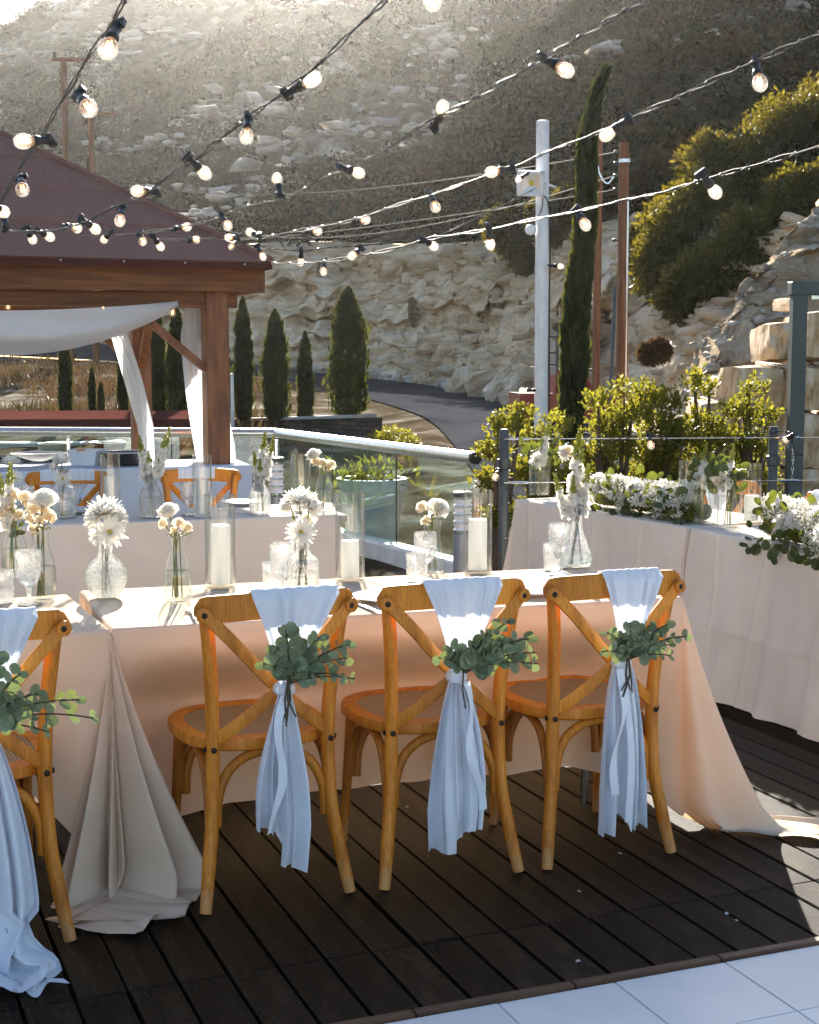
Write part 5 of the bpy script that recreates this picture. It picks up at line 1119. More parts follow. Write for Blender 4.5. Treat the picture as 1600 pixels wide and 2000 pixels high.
# ------------------------------------------------------------------ tables and cloths
def tablecloth(label, A, B, Dv, ztop, m, side_L, cornerspec, seed, front_L=None, amp=.012, flare=.05, crease=(), group='taupe tablecloths', push=None):
    """A,B front corners (left, right), Dv vector to the back. cornerspec: per corner (fan, L, flare, flutes, trail dir, phase)"""
    r = random.Random(seed); A, B, Dv = Vector(A), Vector(B), Vector(Dv); C_, E = B + Dv, A + Dv
    cor = [A, B, C_, E]; edges = [(A, B), (B, C_), (C_, E), (E, A)]
    smp = []                                       # (point, normal, length, flare, amp, phase, trail)
    ph = r.uniform(0, 6)
    for i, (p, q) in enumerate(edges):
        d = (q - p); Ln = d.length; d.normalize(); n = Vector((d.y, -d.x, 0)); NN = max(24, int(Ln / (.0075 if crease else .014))); L = side_L[i]
        for k in range(NN):
            t = (k + .5) / NN; x = t * Ln
            Lk = L(t) if callable(L) else L
            smp.append((p + d * x, n, Lk, flare, amp, ph + x * 13 + 1.8 * math.sin(x * 4.1 + ph), None, i, x))
        n2 = Vector(((edges[(i + 1) % 4][1] - edges[(i + 1) % 4][0]).normalized().y, -(edges[(i + 1) % 4][1] - edges[(i + 1) % 4][0]).normalized().x, 0))
        sp = cornerspec[(i + 1) % 4]; MM = 54
        for k in range(1, MM):
            t = k / MM; nn = (n * math.cos(t * math.pi / 2) + n2 * math.sin(t * math.pi / 2)).normalized()
            bell = math.sin(math.pi * t); Le = (side_L[i](1) if callable(side_L[i]) else side_L[i]); Ls = (side_L[(i + 1) % 4](0) if callable(side_L[(i + 1) % 4]) else side_L[(i + 1) % 4]); base = Le * (1 - t) + Ls * t; Lk = base + (sp['L'] - base) * bell ** 1.2
            fl = flare + (sp['flare'] - flare) * bell + sp.get('flute', .06) * math.sin(math.pi * 2 * sp.get('n', 2.5) * t + sp.get('ph', 0)) * bell ** .5
            smp.append((q, nn, Lk, fl, amp * .4, ph + t * 4, sp.get('trail'), 10 + i, t))
    NR = 64; cols = []
    rr = .010
    for (p, n, L, fl, am, phs, tr, e, x) in smp:
        col = []; out = 0.0; z = ztop; prev = 0
        for j in range(NR):
            s = L * (j / (NR - 1)) ** 1.12
            if s < rr * 1.57: an = s / rr; o = rr * math.sin(an); zz = ztop - rr * (1 - math.cos(an))
            else:
                s2 = s - rr * 1.57; o = rr + s2 * fl * (.65 + .5 * s2); zz = ztop - rr - s2 * math.sqrt(max(.2, 1 - (fl * .9) ** 2))
            o += am * min(1, s / .35) * (math.sin(phs + s * 1.2) + .4 * math.sin(phs * 2.1 + 1 - s * 2)) * (.5 + s)
            lat = Vector((0, 0, 0))
            if zz < .006:
                ex = .006 - zz; tdir = (Vector(tr) if tr is not None else n); o2 = ex * 1.0
                lat = tdir.normalized() * (o2 + (.05 if tr is not None else 0)); zz = .007 + .016 * abs(math.sin(phs * 1.7 + ex * 22)) * min(1, ex * 9) + .03 * math.exp(-(ex / .05)) * .3
            else:
                k = max(0, 1 - zz / .10)
                if tr is not None: lat = Vector(tr).normalized() * (.05 * k * k)
            if push and e == 0:
                k_ = min(1, max(0, (s - .06) / .24)); o -= push(x) * k_ * k_ * (3 - 2 * k_)
            if e < 4: o += min(1, s / .15) * (.007 * mnoise.noise(Vector((x * 4.5, s * 9 + 2 * math.sin(x * 3), seed))) + (.004 * mnoise.noise(Vector((x * 9, s * 26, seed + 5))) * max(0, 1 - abs(s - .27) / .16) if push else 0))
            for (ce, cx, ca) in crease:
                if e == ce: o += ca * .008 * math.exp(-((x - cx - .10 * s * math.sin(cx * 9)) / .010) ** 2)
                if e == ce and ca < 0: o += 0
            if crease and e < 4: o += .006 * math.exp(-((s - .42) / .010) ** 2) + .012 * s * math.sin(x * 4.5 + s * 3 + seed)
            pt = p + n * o + lat; pt.z = zz; col.append(pt)
        cols.append(col)
    n = len(cols); mb = MB(); vs = [p for c in cols for p in c]
    mb.add(vs, [(i * NR + j, i * NR + j + 1, ((i + 1) % n) * NR + j + 1, ((i + 1) % n) * NR + j) for i in range(n) for j in range(NR - 1)])
    nx, ny = 60, 24; rows = []
    for j in range(ny + 1):
        row = []
        for i in range(nx + 1):
            p = A.lerp(B, i / nx) + Dv * (j / ny); ed = min(i, nx - i, j, ny - j); w = min(1, ed / 3)
            row.append(Vector((p.x, p.y, ztop + w * .0022 * mnoise.noise(Vector((p.x * 5, p.y * 5, seed))))))
        rows.append(row)
    mb.grid(rows); o = part('tablecloth', mb, m, None, angle=0)
    for v in (): pass
    tag(o, label, 'tablecloth', group); return o
def table(label, A, B, Dv, ztop):
    A, B, Dv = Vector(A), Vector(B), Vector(Dv); c = (A + B + Dv) / 2; c = A + (B - A) / 2 + Dv / 2; d = (B - A); a = math.atan2(d.y, d.x)
    t = thing('folding_table', label, 'table', (c.x, c.y, 0), a, 'folding tables under the cloths')
    part('tabletop', MB().box((0, 0, ztop - .022), (d.length - .012, Dv.length - .03, .034), bev=.006), M['concrete'], t, False)
    for x in (-1, 1):
        for y in (-1, 1): part('leg', MB().tube([(x * (d.length / 2 - .2), .04 + y * .13, 0), (x * (d.length / 2 - .2), .04 + y * .13, ztop - .04)], .014, 8), M['steel'], t)
ZT = .76
cA, cB, cD = (-.862, 4.193, 0), (.894, 4.750, 0), (-.245, .690, 0)
fr_hem = lambda t: np.interp(t, [0, .06, .2, .5, .8, .93, 1], [.74, .67, .62, .605, .60, .63, .74])
tablecloth('taupe tablecloth trailing far onto the deck at its right corner', cA, cB, cD, ZT, M['linen'], [fr_hem, .70, .745, .70],
    {0: dict(L=.88, flare=.19, flute=.14, n=3.5, ph=2.2, trail=(.3, -1, 0)), 1: dict(L=1.52, flare=.34, flute=.05, n=2, ph=.6, trail=(1, -.12, 0)), 2: dict(L=.9, flare=.2), 3: dict(L=.9, flare=.12)}, 3, amp=.014, flare=.03, push=lambda x: float(np.interp(x, [0, .07, .16, .36, .62, .78, 1.05, 1.2, 1.55, 1.72, 1.85], [.06, .16, .21, .24, .23, .20, .235, .19, .21, .10, 0])))
table('folding table under the cloth with the trailing right corner', cA, cB, cD, ZT)
lB = Vector((-.878, 4.178, 0)); ld = Vector((-.905, -.425, 0)).normalized(); lA = lB + ld * 1.8; lD = Vector((-.27, .625, 0))
tablecloth('taupe tablecloth on the left front table puddling around a chair leg', lA, lB, lD, ZT, M['linen'], [lambda t: np.interp(t, [0, .5, .85, 1], [.5, .36, .42, .74]), .55, .6, .6],
    {0: dict(L=.8, flare=.2), 1: dict(L=1.12, flare=.27, flute=.13, n=3.5, ph=.6, trail=(-.75, -.65, 0)), 2: dict(L=.7, flare=.1), 3: dict(L=.8, flare=.2)}, 5, amp=.012, flare=.04, push=lambda x: float(np.interp(x, [0, 1.0, 1.3, 1.55, 1.7], [.12, .16, .14, .05, 0])))
table('folding table under the left front cloth', lA, lB, lD, ZT)
mB = Vector((-.364, 7.262, 0)); mA = mB + Vector((-.949, -.317, 0)) * 2.6; mD = Vector((-.06, .60, 0))
tablecloth('taupe tablecloth on the middle table in front of the gazebo', mA, mB, mD, ZT, M['linen_grey'], [.735, .735, .6, .6],
    {0: dict(L=.8, flare=.15), 1: dict(L=1.0, flare=.30, flute=.04, n=2, ph=1), 2: dict(L=.9, flare=.2), 3: dict(L=.9, flare=.2)}, 9, amp=.004, flare=.015)
table('folding table under the middle cloth', mA, mB, mD, ZT)
# the two tables at the right: their visible long side faces the camera's left
rA, rB = Vector((.596, 8.049, 0)), Vector((1.285, 6.735, 0)); rn = Vector((.885, .465, 0)) * .62
tablecloth('taupe tablecloth with pressed creases on the far right table under the longer garland', rA, rB, rn, ZT, M['linen_grey'], [.715, .71, .5, .7],
    {0: dict(L=.9, flare=.18, flute=.03), 1: dict(L=.86, flare=.15, flute=.07, n=2.5, ph=1), 2: dict(L=.8, flare=.1), 3: dict(L=.9, flare=.2)}, 13, amp=.016, flare=.10, crease=[(0, .14, 1), (0, .75, 1), (0, 1.15, 1)])
table('folding table under the far right cloth', rA, rB, rn, ZT)
sA = Vector((1.312, 6.70, 0)); sd = Vector((.346, -.938, 0)); sB = sA + sd * 1.83; sn = Vector((.938, .346, 0)) * .62
tablecloth('taupe tablecloth with pressed creases on the near right table reaching the right edge', sA, sB, sn, ZT, M['linen_grey'], [.72, .71, .5, .72],
    {0: dict(L=.84, flare=.14, flute=.05, n=2, ph=0), 1: dict(L=1.0, flare=.22), 2: dict(L=.9, flare=.2), 3: dict(L=.9, flare=.1)}, 17, amp=.014, flare=.17, crease=[(0, .22, 1), (0, .62, 1), (0, 1.02, 1)])
table('folding table under the near right cloth', sA, sB, sn, ZT)
# white serving table by the gazebo
wR = at(489, 908, .80); wA = wR + Vector((-.935, -.355, 0)) * 3.6; wD = Vector((-.2, .68, 0))
tablecloth('white tablecloth on the serving table under the gazebo', wA, wR, wD, .80, M['white_cloth'], [.78, .78, .5, .78],
    {0: dict(L=.8, flare=.05), 1: dict(L=.8, flare=.04, flute=.01), 2: dict(L=.8, flare=.05), 3: dict(L=.8, flare=.05)}, 19, amp=.003, flare=.006, group='white tablecloths')
table('folding serving table under the white cloth', wA, wR, wD, .80)
def on_bar(u, v): return at(u, v, .802)
p = on_bar(76, 900); t = thing('serving_bowl', 'shallow white bowl on the white serving table', 'bowl', p); part('bowl_body', MB().lathe([(.05, 0), (.06, .004), (.14, .03), (.20, .055), (.195, .055), (.13, .032), (.001, .012)], 32), M['china'], t); part('bowl_rim', MB().lathe([(.195, .052), (.203, .056), (.195, .060)], 32, closed_bottom=False), M['china'], t)
p = on_bar(170, 908); t = thing('food_tub', 'square white tub with a small orange label on its rim', 'tub', p, R(-12))
tb = MB(); tb.add([(x * s, y * s * .8, z) for s, z in ((.085, 0), (.105, .10), (.112, .10), (.112, .108), (.10, .108), (.08, .01)) for x, y in ((-1, -1), (1, -1), (1, 1), (-1, 1))], [(i * 4 + j, i * 4 + (j + 1) % 4, i * 4 + 4 + (j + 1) % 4, i * 4 + 4 + j) for i in range(5) for j in range(4)] + [(20, 21, 22, 23)]); part('tub_body', tb, M['white_paint'], t, False)
part('orange_label', MB().box((.0, -.0925, .1105), (.055, .012, .012)), M['orange'], t, False)
p = on_bar(246, 908); t = thing('chafing_pan', 'wide black pan with pale rim on the white serving table', 'pan', p); part('pan_body', MB().lathe([(.12, 0), (.13, .004), (.145, .075), (.15, .085), (.138, .085), (.12, .02), (.001, .015)], 32), M['black'], t); part('pan_rim', MB().lathe([(.146, .086), (.165, .090), (.16, .095), (.14, .092)], 32, closed_bottom=False), M['china'], t); part('handle', MB().tube([(-.14, 0, .075), (-.25, -.04, .092)], .010, 8), M['steel'], t)

# ------------------------------------------------------------------ glassware, candles, plates
def lathe_thing(name, label, cat, p, parts, group=None, rz=0):
    t = thing(name, label, cat, p, rz, group)
    for pn, prof, m, kw in parts: 
        sm = kw.pop('smooth', True); part(pn, MB().lathe(prof, **kw), m, t, sm)
    return t
def rimring(r, z, th=.0016): return [(r - th, z - th), (r + th, z - th), (r + th, z + th), (r - th, z + th), (r - th, z - th)]
VG = 'glass vases on the tables'
VASES = {
 'hobnail': ([(.030, 0), (.036, .004), (.052, .018), (.066, .045), (.070, .070), (.064, .096), (.046, .120), (.029, .135), (.0235, .150), (.023, .185), (.028, .197)], 40, 'cutfine', .085, .056),
 'carafe': ([(.034, 0), (.040, .004), (.043, .02), (.044, .06), (.043, .095), (.036, .125), (.027, .155), (.0235, .178), (.026, .205), (.031, .214)], 32, 'glass', .10, .040),
 'decanter': ([(.046, 0), (.049, .006), (.050, .05), (.050, .098), (.045, .112), (.028, .125), (.021, .135), (.020, .165), (.026, .180)], 16, 'cut', .07, .044),
 'flared': ([(.040, 0), (.056, .006), (.060, .024), (.052, .055), (.036, .095), (.024, .130), (.0195, .160), (.0195, .198), (.029, .210)], 20, 'cut', .05, .05),
 'bottle': ([(.032, 0), (.038, .004), (.040, .03), (.036, .065), (.026, .10), (.024, .125), (.031, .165)], 28, 'glass', .06, .034),
 'cylinder': ([(.046, 0), (.048, .004), (.048, .20)], 32, 'glass', .13, .045),
 'pebbled': ([(.036, 0), (.044, .005), (.048, .04), (.047, .09), (.038, .115), (.024, .132), (.022, .165), (.027, .172)], 28, 'cutfine', .08, .042)}
def vase(kind, label, p, sc=1.0):
    prof, n, mt, wz, wr = VASES[kind]; prof = [(r * sc, z * sc) for r, z in prof]
    parts = [('glass_body', prof, M[mt], dict(n=n, mod='facet' if mt == 'cut' else None, smooth=mt != 'cut')), ('lip', rimring(prof[-1][0], prof[-1][1]), M['glass'], dict(n=24, closed_bottom=False))]
    wp = [(r * .94, z) for r, z in prof if z < wz * sc] + [(np.interp(wz * sc, [z for r, z in prof], [r for r, z in prof]) * .94, wz * sc)]
    parts.append(('water', [(r, max(z, .004)) for r, z in wp], M['water'], dict(n=24, closed_top=True)))
    return lathe_thing('flower_vase', label, 'vase', p, parts, VG)
def goblet(label, p, sc=1.0, group='cut glass goblets'):
    prof = [(.034, 0), (.034, .003), (.010, .010), (.007, .030), (.009, .050), (.022, .062), (.034, .080), (.040, .105), (.0415, .135), (.0405, .165)]
    return lathe_thing('goblet', label, 'glass', p, [('glass_body', [(r * sc, z * sc) for r, z in prof], M['cut'], dict(n=18, mod='facet', smooth=False)), ('lip', rimring(.0405 * sc, .165 * sc, .0012), M['glass'], dict(n=24, closed_bottom=False))], group)
def tumbler(label, p, sc=1.0):
    prof = [(.031, 0), (.032, .008), (.033, .03), (.034, .052), (.035, .075), (.036, .098)]
    return lathe_thing('tumbler', label, 'glass', p, [('glass_body', [(r * sc, z * sc) for r, z in prof], M['cut'], dict(n=16, mod='facet', smooth=False)), ('lip', rimring(.036 * sc, .098 * sc, .0012), M['glass'], dict(n=24, closed_bottom=False))], 'cut glass tumblers')
def candle(label_g, label_c, p, h, hc, r=.052, rc=.032, lean=0):
    lathe_thing('candle_glass', label_g, 'candle holder', p, [('glass_body', [(r * .98, 0), (r, .003), (r, h)], M['glass'], dict(n=36)), ('inner_wall', [(r * .93, .012), (r * .93, h)], M['glass'], dict(n=36)), ('lip', rimring(r * .965, h, .0022), M['glass'], dict(n=36, closed_bottom=False))], 'tall cylinder candle glasses')
    t = lathe_thing('pillar_candle', label_c, 'candle', Vector(p) + Vector((0, 0, .013)), [('wax_body', [(rc, 0), (rc, hc - .006), (rc * .93, hc), (rc * .45, hc - .004)], M['wax'], dict(n=30, closed_top=True)), ('wick', [(.0015, hc - .004), (.001, hc + .010)], M['wick'], dict(n=6, closed_top=True))], 'white pillar candles')
    t.rotation_euler = (0, lean, 0)
Z0 = ZT + .0035
def tp(u, v): return at(u, v, Z0)
candle('tall candle glass beside the left chair rail, between round flower bottle and faceted decanter', 'tallest white pillar candle leaning slightly, above the twisted sash chair', tp(431, 1146), .315, .200, lean=.02)
candle('tall candle glass in the centre of the front table above the first chair', 'short white pillar candle in the centre of the front table', tp(684, 1133), .31, .128, lean=0)
candle('tall candle glass at the right of the front table near the bollard', 'white pillar candle of medium height at the right of the front table', tp(933, 1118), .30, .183, rc=.034)
candle('candle glass on the middle table right of the left chair', 'white pillar candle on the middle table at left', at(217, 1010, Z0), .31, .19, r=.047, rc=.03)
candle('candle glass on the middle table in front of the gazebo post', 'white pillar candle on the middle table before the gazebo post', at(396, 1008, Z0), .30, .17, r=.047, rc=.03)
candle('candle glass at the right end of the middle table', 'low white pillar candle at the right end of the middle table', at(589, 999, Z0), .29, .05, r=.050, rc=.03)
candle('candle glass on the right tables just past the first garland', 'white pillar candle just past the first garland', at(1345, 1012, Z0), .28, .175, r=.052, rc=.036)
candle('candle glass on the right tables between the twin vases and the second garland', 'white pillar candle half hidden behind the second garland', at(1467, 1022, Z0), .28, .12, r=.048, rc=.033)
goblet('cut glass goblet beside the faceted decanter of chrysanthemums', tp(552, 1158), 1.02); tumbler('cut glass tumbler left of the goblet by the chrysanthemum decanter', tp(534, 1158), 1.05)
goblet('cut glass goblet in front of the white rose bottle', tp(831, 1130), 1.0); tumbler('cut glass tumbler left of the goblet by the white rose bottle', tp(812, 1134), .98)
goblet('cut glass goblet left of the snapdragon decanter', tp(1092, 1108), 1.0); tumbler('cut glass tumbler left of the goblet by the snapdragon decanter', tp(1079, 1113), 1.0)
goblet('cut glass goblet at the left edge in front of the rose carafe', tp(57, 1180), 1.05); tumbler('cut glass tumbler at the far left edge', tp(6, 1176), 1.05)
goblet('cut glass goblet on the middle table between snapdragon vase and candle glass', at(368, 1006, Z0), .95); goblet('cut glass goblet on the middle table at far left', at(52, 1012, Z0), .95)
def plate(label, p, r=.125):
    return lathe_thing('dinner_plate', label, 'plate', p, [('plate_body', [(r * .6, 0), (r * .62, .003), (r * .98, .014), (r, .017), (r * .97, .017), (r * .62, .006), (.001, .005)], M['china'], dict(n=44))], 'white dinner plates')
def napkin(label, p, rz, w=.10, drop=0.0):
    rows = []
    for j in range(24):
        s = j / 23; row = []
        for i in range(14):
            u = i / 13 - .5; y = -s * .2; z = .012 + .006 * math.sin(u * 14 + s * 2) * (1 - .4 * s) + .006 * math.sin(s * 7 + u * 3)
            if drop and s > .62: e = (s - .62) / .38; z -= drop * e * 1.0; y = -.62 * .2 - .02 * math.sin(min(1, e * 2) * 1.57)
            row.append(Vector((u * w * (1 - .25 * math.sin(s * 3)), y, z)))
        rows.append(row)
    o = part('napkin', MB().grid(rows), M['napkin'], None, angle=0); o.location = p; o.rotation_euler = (0, 0, rz); tag(o, label, 'napkin', 'pale blue napkins'); return o
plate('white plate between the first and the middle chair of the front row', tp(762, 1172)); plate('white plate between the middle chair and the right end chair', tp(1040, 1158)); plate('white plate on the middle table before the left far chair', at(165, 1000, Z0), .13); plate('white plate on the middle table right of the far chair', at(470, 985, Z0), .12)
napkin('pale blue napkin hanging over the plate between the middle and right chairs', tp(1075, 1132) + Vector((0, 0, .012)), R(20), .09, .09)
napkin('pale blue napkin folded on the plate between the first and middle chairs', tp(760, 1160) + Vector((0, 0, .014)), R(25), .10)
napkin('pale blue napkin folded on the far left plate of the middle table', at(150, 992, Z0) + Vector((0, 0, .014)), R(-60), .12)
def fork(label, p, rz):
    t = thing('fork', label, 'fork', p, rz, 'table cutlery')
    part('handle', MB().bar(smooth_path([(0, -.10, .006), (0, -.03, .010), (0, .03, .006), (0, .05, .005)]), .008, .0025, (0, 0, 1)), M['steel'], t)
    part('fork_head', MB().box((0, .062, .006), (.022, .028, .0022), bev=.001), M['steel'], t, False)
    for k in range(4): part('tine', MB().bar([(-.009 + k * .006, .075, .006), (-.009 + k * .006, .095, .009), (-.009 + k * .006, .118, .006)], .0032, .002, (0, 0, 1)), M['steel'], t, False)
fork('steel fork lying beside the left rail of the twisted sash chair', tp(376, 1202), R(14)); fork('steel fork on the middle table right of the candle glass', at(455, 998, Z0), R(60))
def knife(label, p, rz):
    t = thing('table_knife', label, 'knife', p, rz, 'table cutlery'); part('handle', MB().bar([(0, -.10, .004), (0, 0, .004)], .011, .004, (0, 0, 1)), M['steel'], t, False); part('blade', MB().bar([(0, 0, .004), (0, .08, .004), (.003, .11, .004)], .016, .0015, (0, 0, 1)), M['steel'], t, False)
knife('steel table knife between the first and middle chairs', tp(722, 1190), R(22)); knife('steel table knife on the middle table at right of the far chair', at(478, 1002, Z0), R(70))

# ------------------------------------------------------------------ flowers
def petal_strip(mb, base, d, up, L, W, curl, n=3):
    d = d.normalized(); sdv = d.cross(up).normalized(); rows = []
    for k in range(n + 1):
        f = k / n; w = W * (.45 + .9 * math.sin(math.pi * min(.95, .15 + f * .75))) * (1 if k < n else .45); c = base + d * (L * f) + up * (curl * L * f * f)
        rows.append([c - sdv * w / 2 + up * W * .18, c, c + sdv * w / 2 + up * W * .18])
    mb.grid(rows)
def chrys_mesh(seed, r=1.0, full=True):
    q = random.Random(seed); mb = MB(); rings = [(88, 26, 1.0), (72, 24, .98), (56, 22, .9), (40, 18, .78), (22, 12, .6)] if full else [(92, 20, 1.0), (76, 18, .95), (58, 14, .7)]
    for tilt, n, L in rings:
        for k in range(n):
            w = 2 * math.pi * (k + q.uniform(-.3, .3)) / n; a = R(tilt + q.uniform(-9, 9)); d = Vector((math.sin(a) * math.cos(w), math.sin(a) * math.sin(w), math.cos(a))); up = Vector((-math.cos(a) * math.cos(w), -math.cos(a) * math.sin(w), math.sin(a)))
            petal_strip(mb, d * .08, d, up, L * q.uniform(.82, 1.08) * r, .17 * r, q.uniform(.05, .35))
    return mb
def rose_mesh(seed, layers=30, cup=1.0):
    q = random.Random(seed); mb = MB()
    for k in range(layers):
        f = k / (layers - 1); w0 = k * 2.399 + q.uniform(-.25, .25); rad = (.08 + .60 * f ** .85) * q.uniform(.93, 1.07); top = (.92 - .42 * f ** 1.6) * q.uniform(.95, 1.05); curl = (.05 + .42 * f ** 1.4) * cup; half = 1.25 - .62 * f; rows = []
        for j in range(7):
            t = j / 6; row = []
            for i in range(9):
                u = i / 8 * 2 - 1; w = w0 + u * half * (.75 + .35 * t) * (1 - .12 * t * t); edge = abs(u) ** 2.2
                x = rad * math.sin(min(1, t * 1.25) * math.pi / 2) ** .75 + curl * max(0, t - .55) ** 1.6 * 2.4 + .03 * edge * (1 + 2 * f)
                z = -.35 * f * (1 - t) + top * t ** .85 - curl * max(0, t - .7) ** 2 * 3.2 - .22 * edge * t * (.4 + f) + .02 * math.sin(u * 5 + k)
                row.append(Vector((x * math.cos(w), x * math.sin(w), z - .35)))
            rows.append(row)
        mb.grid(rows)
    return mb
def floret(mb, p, d, s, q):
    up = Vector((0, 0, 1)); sd = d.cross(up).normalized(); u2 = sd.cross(d).normalized()
    for k in range(5):
        w = 2 * math.pi * k / 5 + .3; o = sd * math.cos(w) + u2 * math.sin(w); petal_strip(mb, p + d * s * .25, (d * (.6) + o), (d - o * .6).normalized(), s * q.uniform(.7, 1.0), s * .75, -.35)
    mb.tube([p, p + d * s * .5], [s * .16, s * .3], 6)
def snap_parts(H, seed, nf):
    q = random.Random(seed); fl, bu, stm = MB(), MB(), MB(); stm.tube([(0, 0, 0), (q.uniform(-.005, .005), 0, H * .5), (q.uniform(-.012, .012), 0, H)], [.0035, .003, .0015], 6)
    for k in range(nf):
        f = k / nf; z = H * (.05 + .62 * f); w = k * 2.4; d = Vector((math.cos(w), math.sin(w), .25 + .3 * f)).normalized(); floret(fl, Vector((0, 0, z)), d, .028 * (1.1 - .45 * f), q)
    for k in range(26):
        f = k / 26; z = H * (.60 + .40 * f); w = k * 2.4; d = Vector((math.cos(w), math.sin(w), .7)).normalized(); r = .0068 * (1.1 - .65 * f); c = Vector((0, 0, z)) + d * (.010 * (1 - f) + .003)
        bu.lathe([(.001, -r), (r * .8, -r * .4), (r, .2 * r), (r * .6, r), (.001, r * 1.5)], 7, c=c, axis=d)
    for k in range(14):
        z = H * q.uniform(.15, .75); w = q.uniform(0, 6.28); d = Vector((math.cos(w), math.sin(w), .6)).normalized(); c = Vector((0, 0, z)) + d * .008; bu.lathe([(.001, -.006), (.004, 0), (.001, .009)], 6, c=c, axis=d)
    return fl, bu, stm
CHR = [chrys_mesh(i).mesh('flower', M['petal'], True, 0) for i in range(3)] + [chrys_mesh(9, full=False).mesh('flower', M['petal'], True, 0)]
ROSE = [rose_mesh(i, 30).mesh('flower', M['petal'], True, 0) for i in range(2)]; SROSE = [rose_mesh(5 + i, 14, .7).mesh('flower', M['cream'], True, 0) for i in range(2)]
SNAP = []
for i in range(4):
    a, b_, c_ = snap_parts(.22, i + 1, 18); SNAP.append((a.mesh('flower', M['petal'], True, 0), b_.mesh('bud', M['bud']), c_.mesh('stem', M['stem'])))
GL = [disc_leaf('leaf', M['garland'], a) for a in (.85, .6)]
def aim(p, d, s, spin=0):
    d = Vector(d).normalized(); q = Vector((0, 0, 1)).rotation_difference(d); return Matrix.Translation(p) @ q.to_matrix().to_4x4() @ Matrix.Rotation(spin, 4, 'Z') @ Matrix.Scale(s, 4)
def bouquet(label, base, mouth, items, group='white flowers in the vases', seed=1):
    """items: (kind, u, v, dd, size_px, direction) seen at the vase's distance"""
    r = random.Random(seed); base = Vector(base); t = thing('flower_bouquet', label, 'flowers', base, 0, group); d = base.y
    for it in items:
        k, u, v, dd, spx = it[:5]; dr = Vector(it[5]) if len(it) > 5 else Vector((r.uniform(-.3, .3), -.7, .7)); p = dp(u, v, d + dd) - base; s = spx / F * (d + dd)
        if k == 'c': link('flower', CHR[r.randrange(3)], t, aim(p, dr, s / 2, r.uniform(0, 6))); part('flower_centre', MB().lathe([(.13, .12), (.1, .2), (.02, .23)], 10, closed_top=True), M['gold'], t, mw=aim(p, dr, s / 2))
        elif k == 'd': link('flower', CHR[3], t, aim(p, dr, s / 2, r.uniform(0, 6))); part('flower_centre', MB().lathe([(.16, .08), (.14, .16), (.03, .2)], 10, closed_top=True), M['gold'], t, mw=aim(p, dr, s / 2))
        elif k == 'r': link('flower', ROSE[r.randrange(2)], t, aim(p, dr, s / 2.1, r.uniform(0, 6)))
        elif k == 's': link('flower', SROSE[r.randrange(2)], t, aim(p, dr, s / 1.6, r.uniform(0, 6)))
        elif k == 'n':                                                # snapdragon: (u,v) is the tip, size its height
            f, b_, sm = SNAP[r.randrange(4)]; sc_ = s / .22; h = Vector((0, 0, 1)); ax = dr.normalized(); p0 = p - ax * s; mw = aim(p0, ax, sc_, r.uniform(0, 6)); link('flower', f, t, mw); bo = link('bud', b_, t, mw); bo['kind'] = 'stuff'; link('stem', sm, t, mw); p = p0 + ax * s * .08
        elif k == 'l':
            place_leaf(t, GL[r.randrange(2)], p, dr, (r.uniform(-.5, .5), -1, r.uniform(0, .8)), s); continue
        elif k == 'b':
            part('bud', MB().lathe([(.001, -.6), (.5, -.3), (.6, .1), (.3, .8), (.001, 1.1)], 8), M['bud'], t, mw=aim(p, (0, 0, 1), s / 2))
        mo = Vector((r.uniform(-.010, .010), r.uniform(-.010, .010), mouth)); bt = Vector((r.uniform(-.022, .022), r.uniform(-.015, .015), .012))
        part('stem', MB().tube(smooth_path([bt, mo, mo.lerp(p, .5) + Vector((r.uniform(-.004, .004), 0, 0)), p - dr.normalized() * .002], 5), .0021, 6), M['stem'], t)
    return t
def leaves_px(r, n, u0, v0, u1, v1, s): return [('l', r.uniform(u0, u1), r.uniform(v0, v1), r.uniform(-.03, .03), s * r.uniform(.7, 1.2), (r.uniform(-1, 1), r.uniform(-.6, .3), r.uniform(-.3, .9))) for _ in range(n)]
q = random.Random(4)
b = tp(208, 1166); vase('hobnail', 'round hobnail glass vase on the front table beside the left chair', b); bouquet('spiky white chrysanthemums in the round hobnail vase', b, .18, [('c', 205, 1004, .02, 76, (0, -.25, 1)), ('c', 190, 1012, 0, 56, (-.7, -.5, .5)), ('d', 214, 1040, -.03, 68, (.25, -1, .35)), ('c', 226, 1010, .02, 50, (.8, -.3, .6)), ('d', 192, 1046, -.01, 44, (-.8, -.8, .1))], seed=2)
b = tp(348, 1174); vase('carafe', 'slim glass carafe with beaded rim standing behind the fork', b); bouquet('white rose above small cream roses in the slim carafe', b, .20, [('r', 328, 996, 0, 50, (-.15, -.45, .9)), ('s', 348, 1022, -.02, 26, (.2, -.6, .7)), ('s', 318, 1022, 0, 24, (-.7, -.6, .3)), ('s', 366, 1030, 0, 25, (.7, -.5, .6)), ('s', 340, 1036, 0, 18), ('b', 372, 1040, 0, 8), ('b', 334, 1046, 0, 9)] , seed=3)
b = tp(592, 1160); vase('decanter', 'faceted decanter vase at the centre of the front table', b, 1.08); bouquet('dense white chrysanthemums in the faceted decanter', b, .175, [('c', 585, 982, .02, 70, (0, -.3, 1)), ('c', 566, 988, .03, 48, (-.8, -.3, .5)), ('c', 604, 990, .0, 54, (.8, -.35, .5)), ('d', 588, 1040, -.03, 60, (.1, -1, .35)), ('d', 598, 1012, .03, 44, (.3, -.7, -.4)), ('b', 572, 1010, -.02, 8)], seed=5)
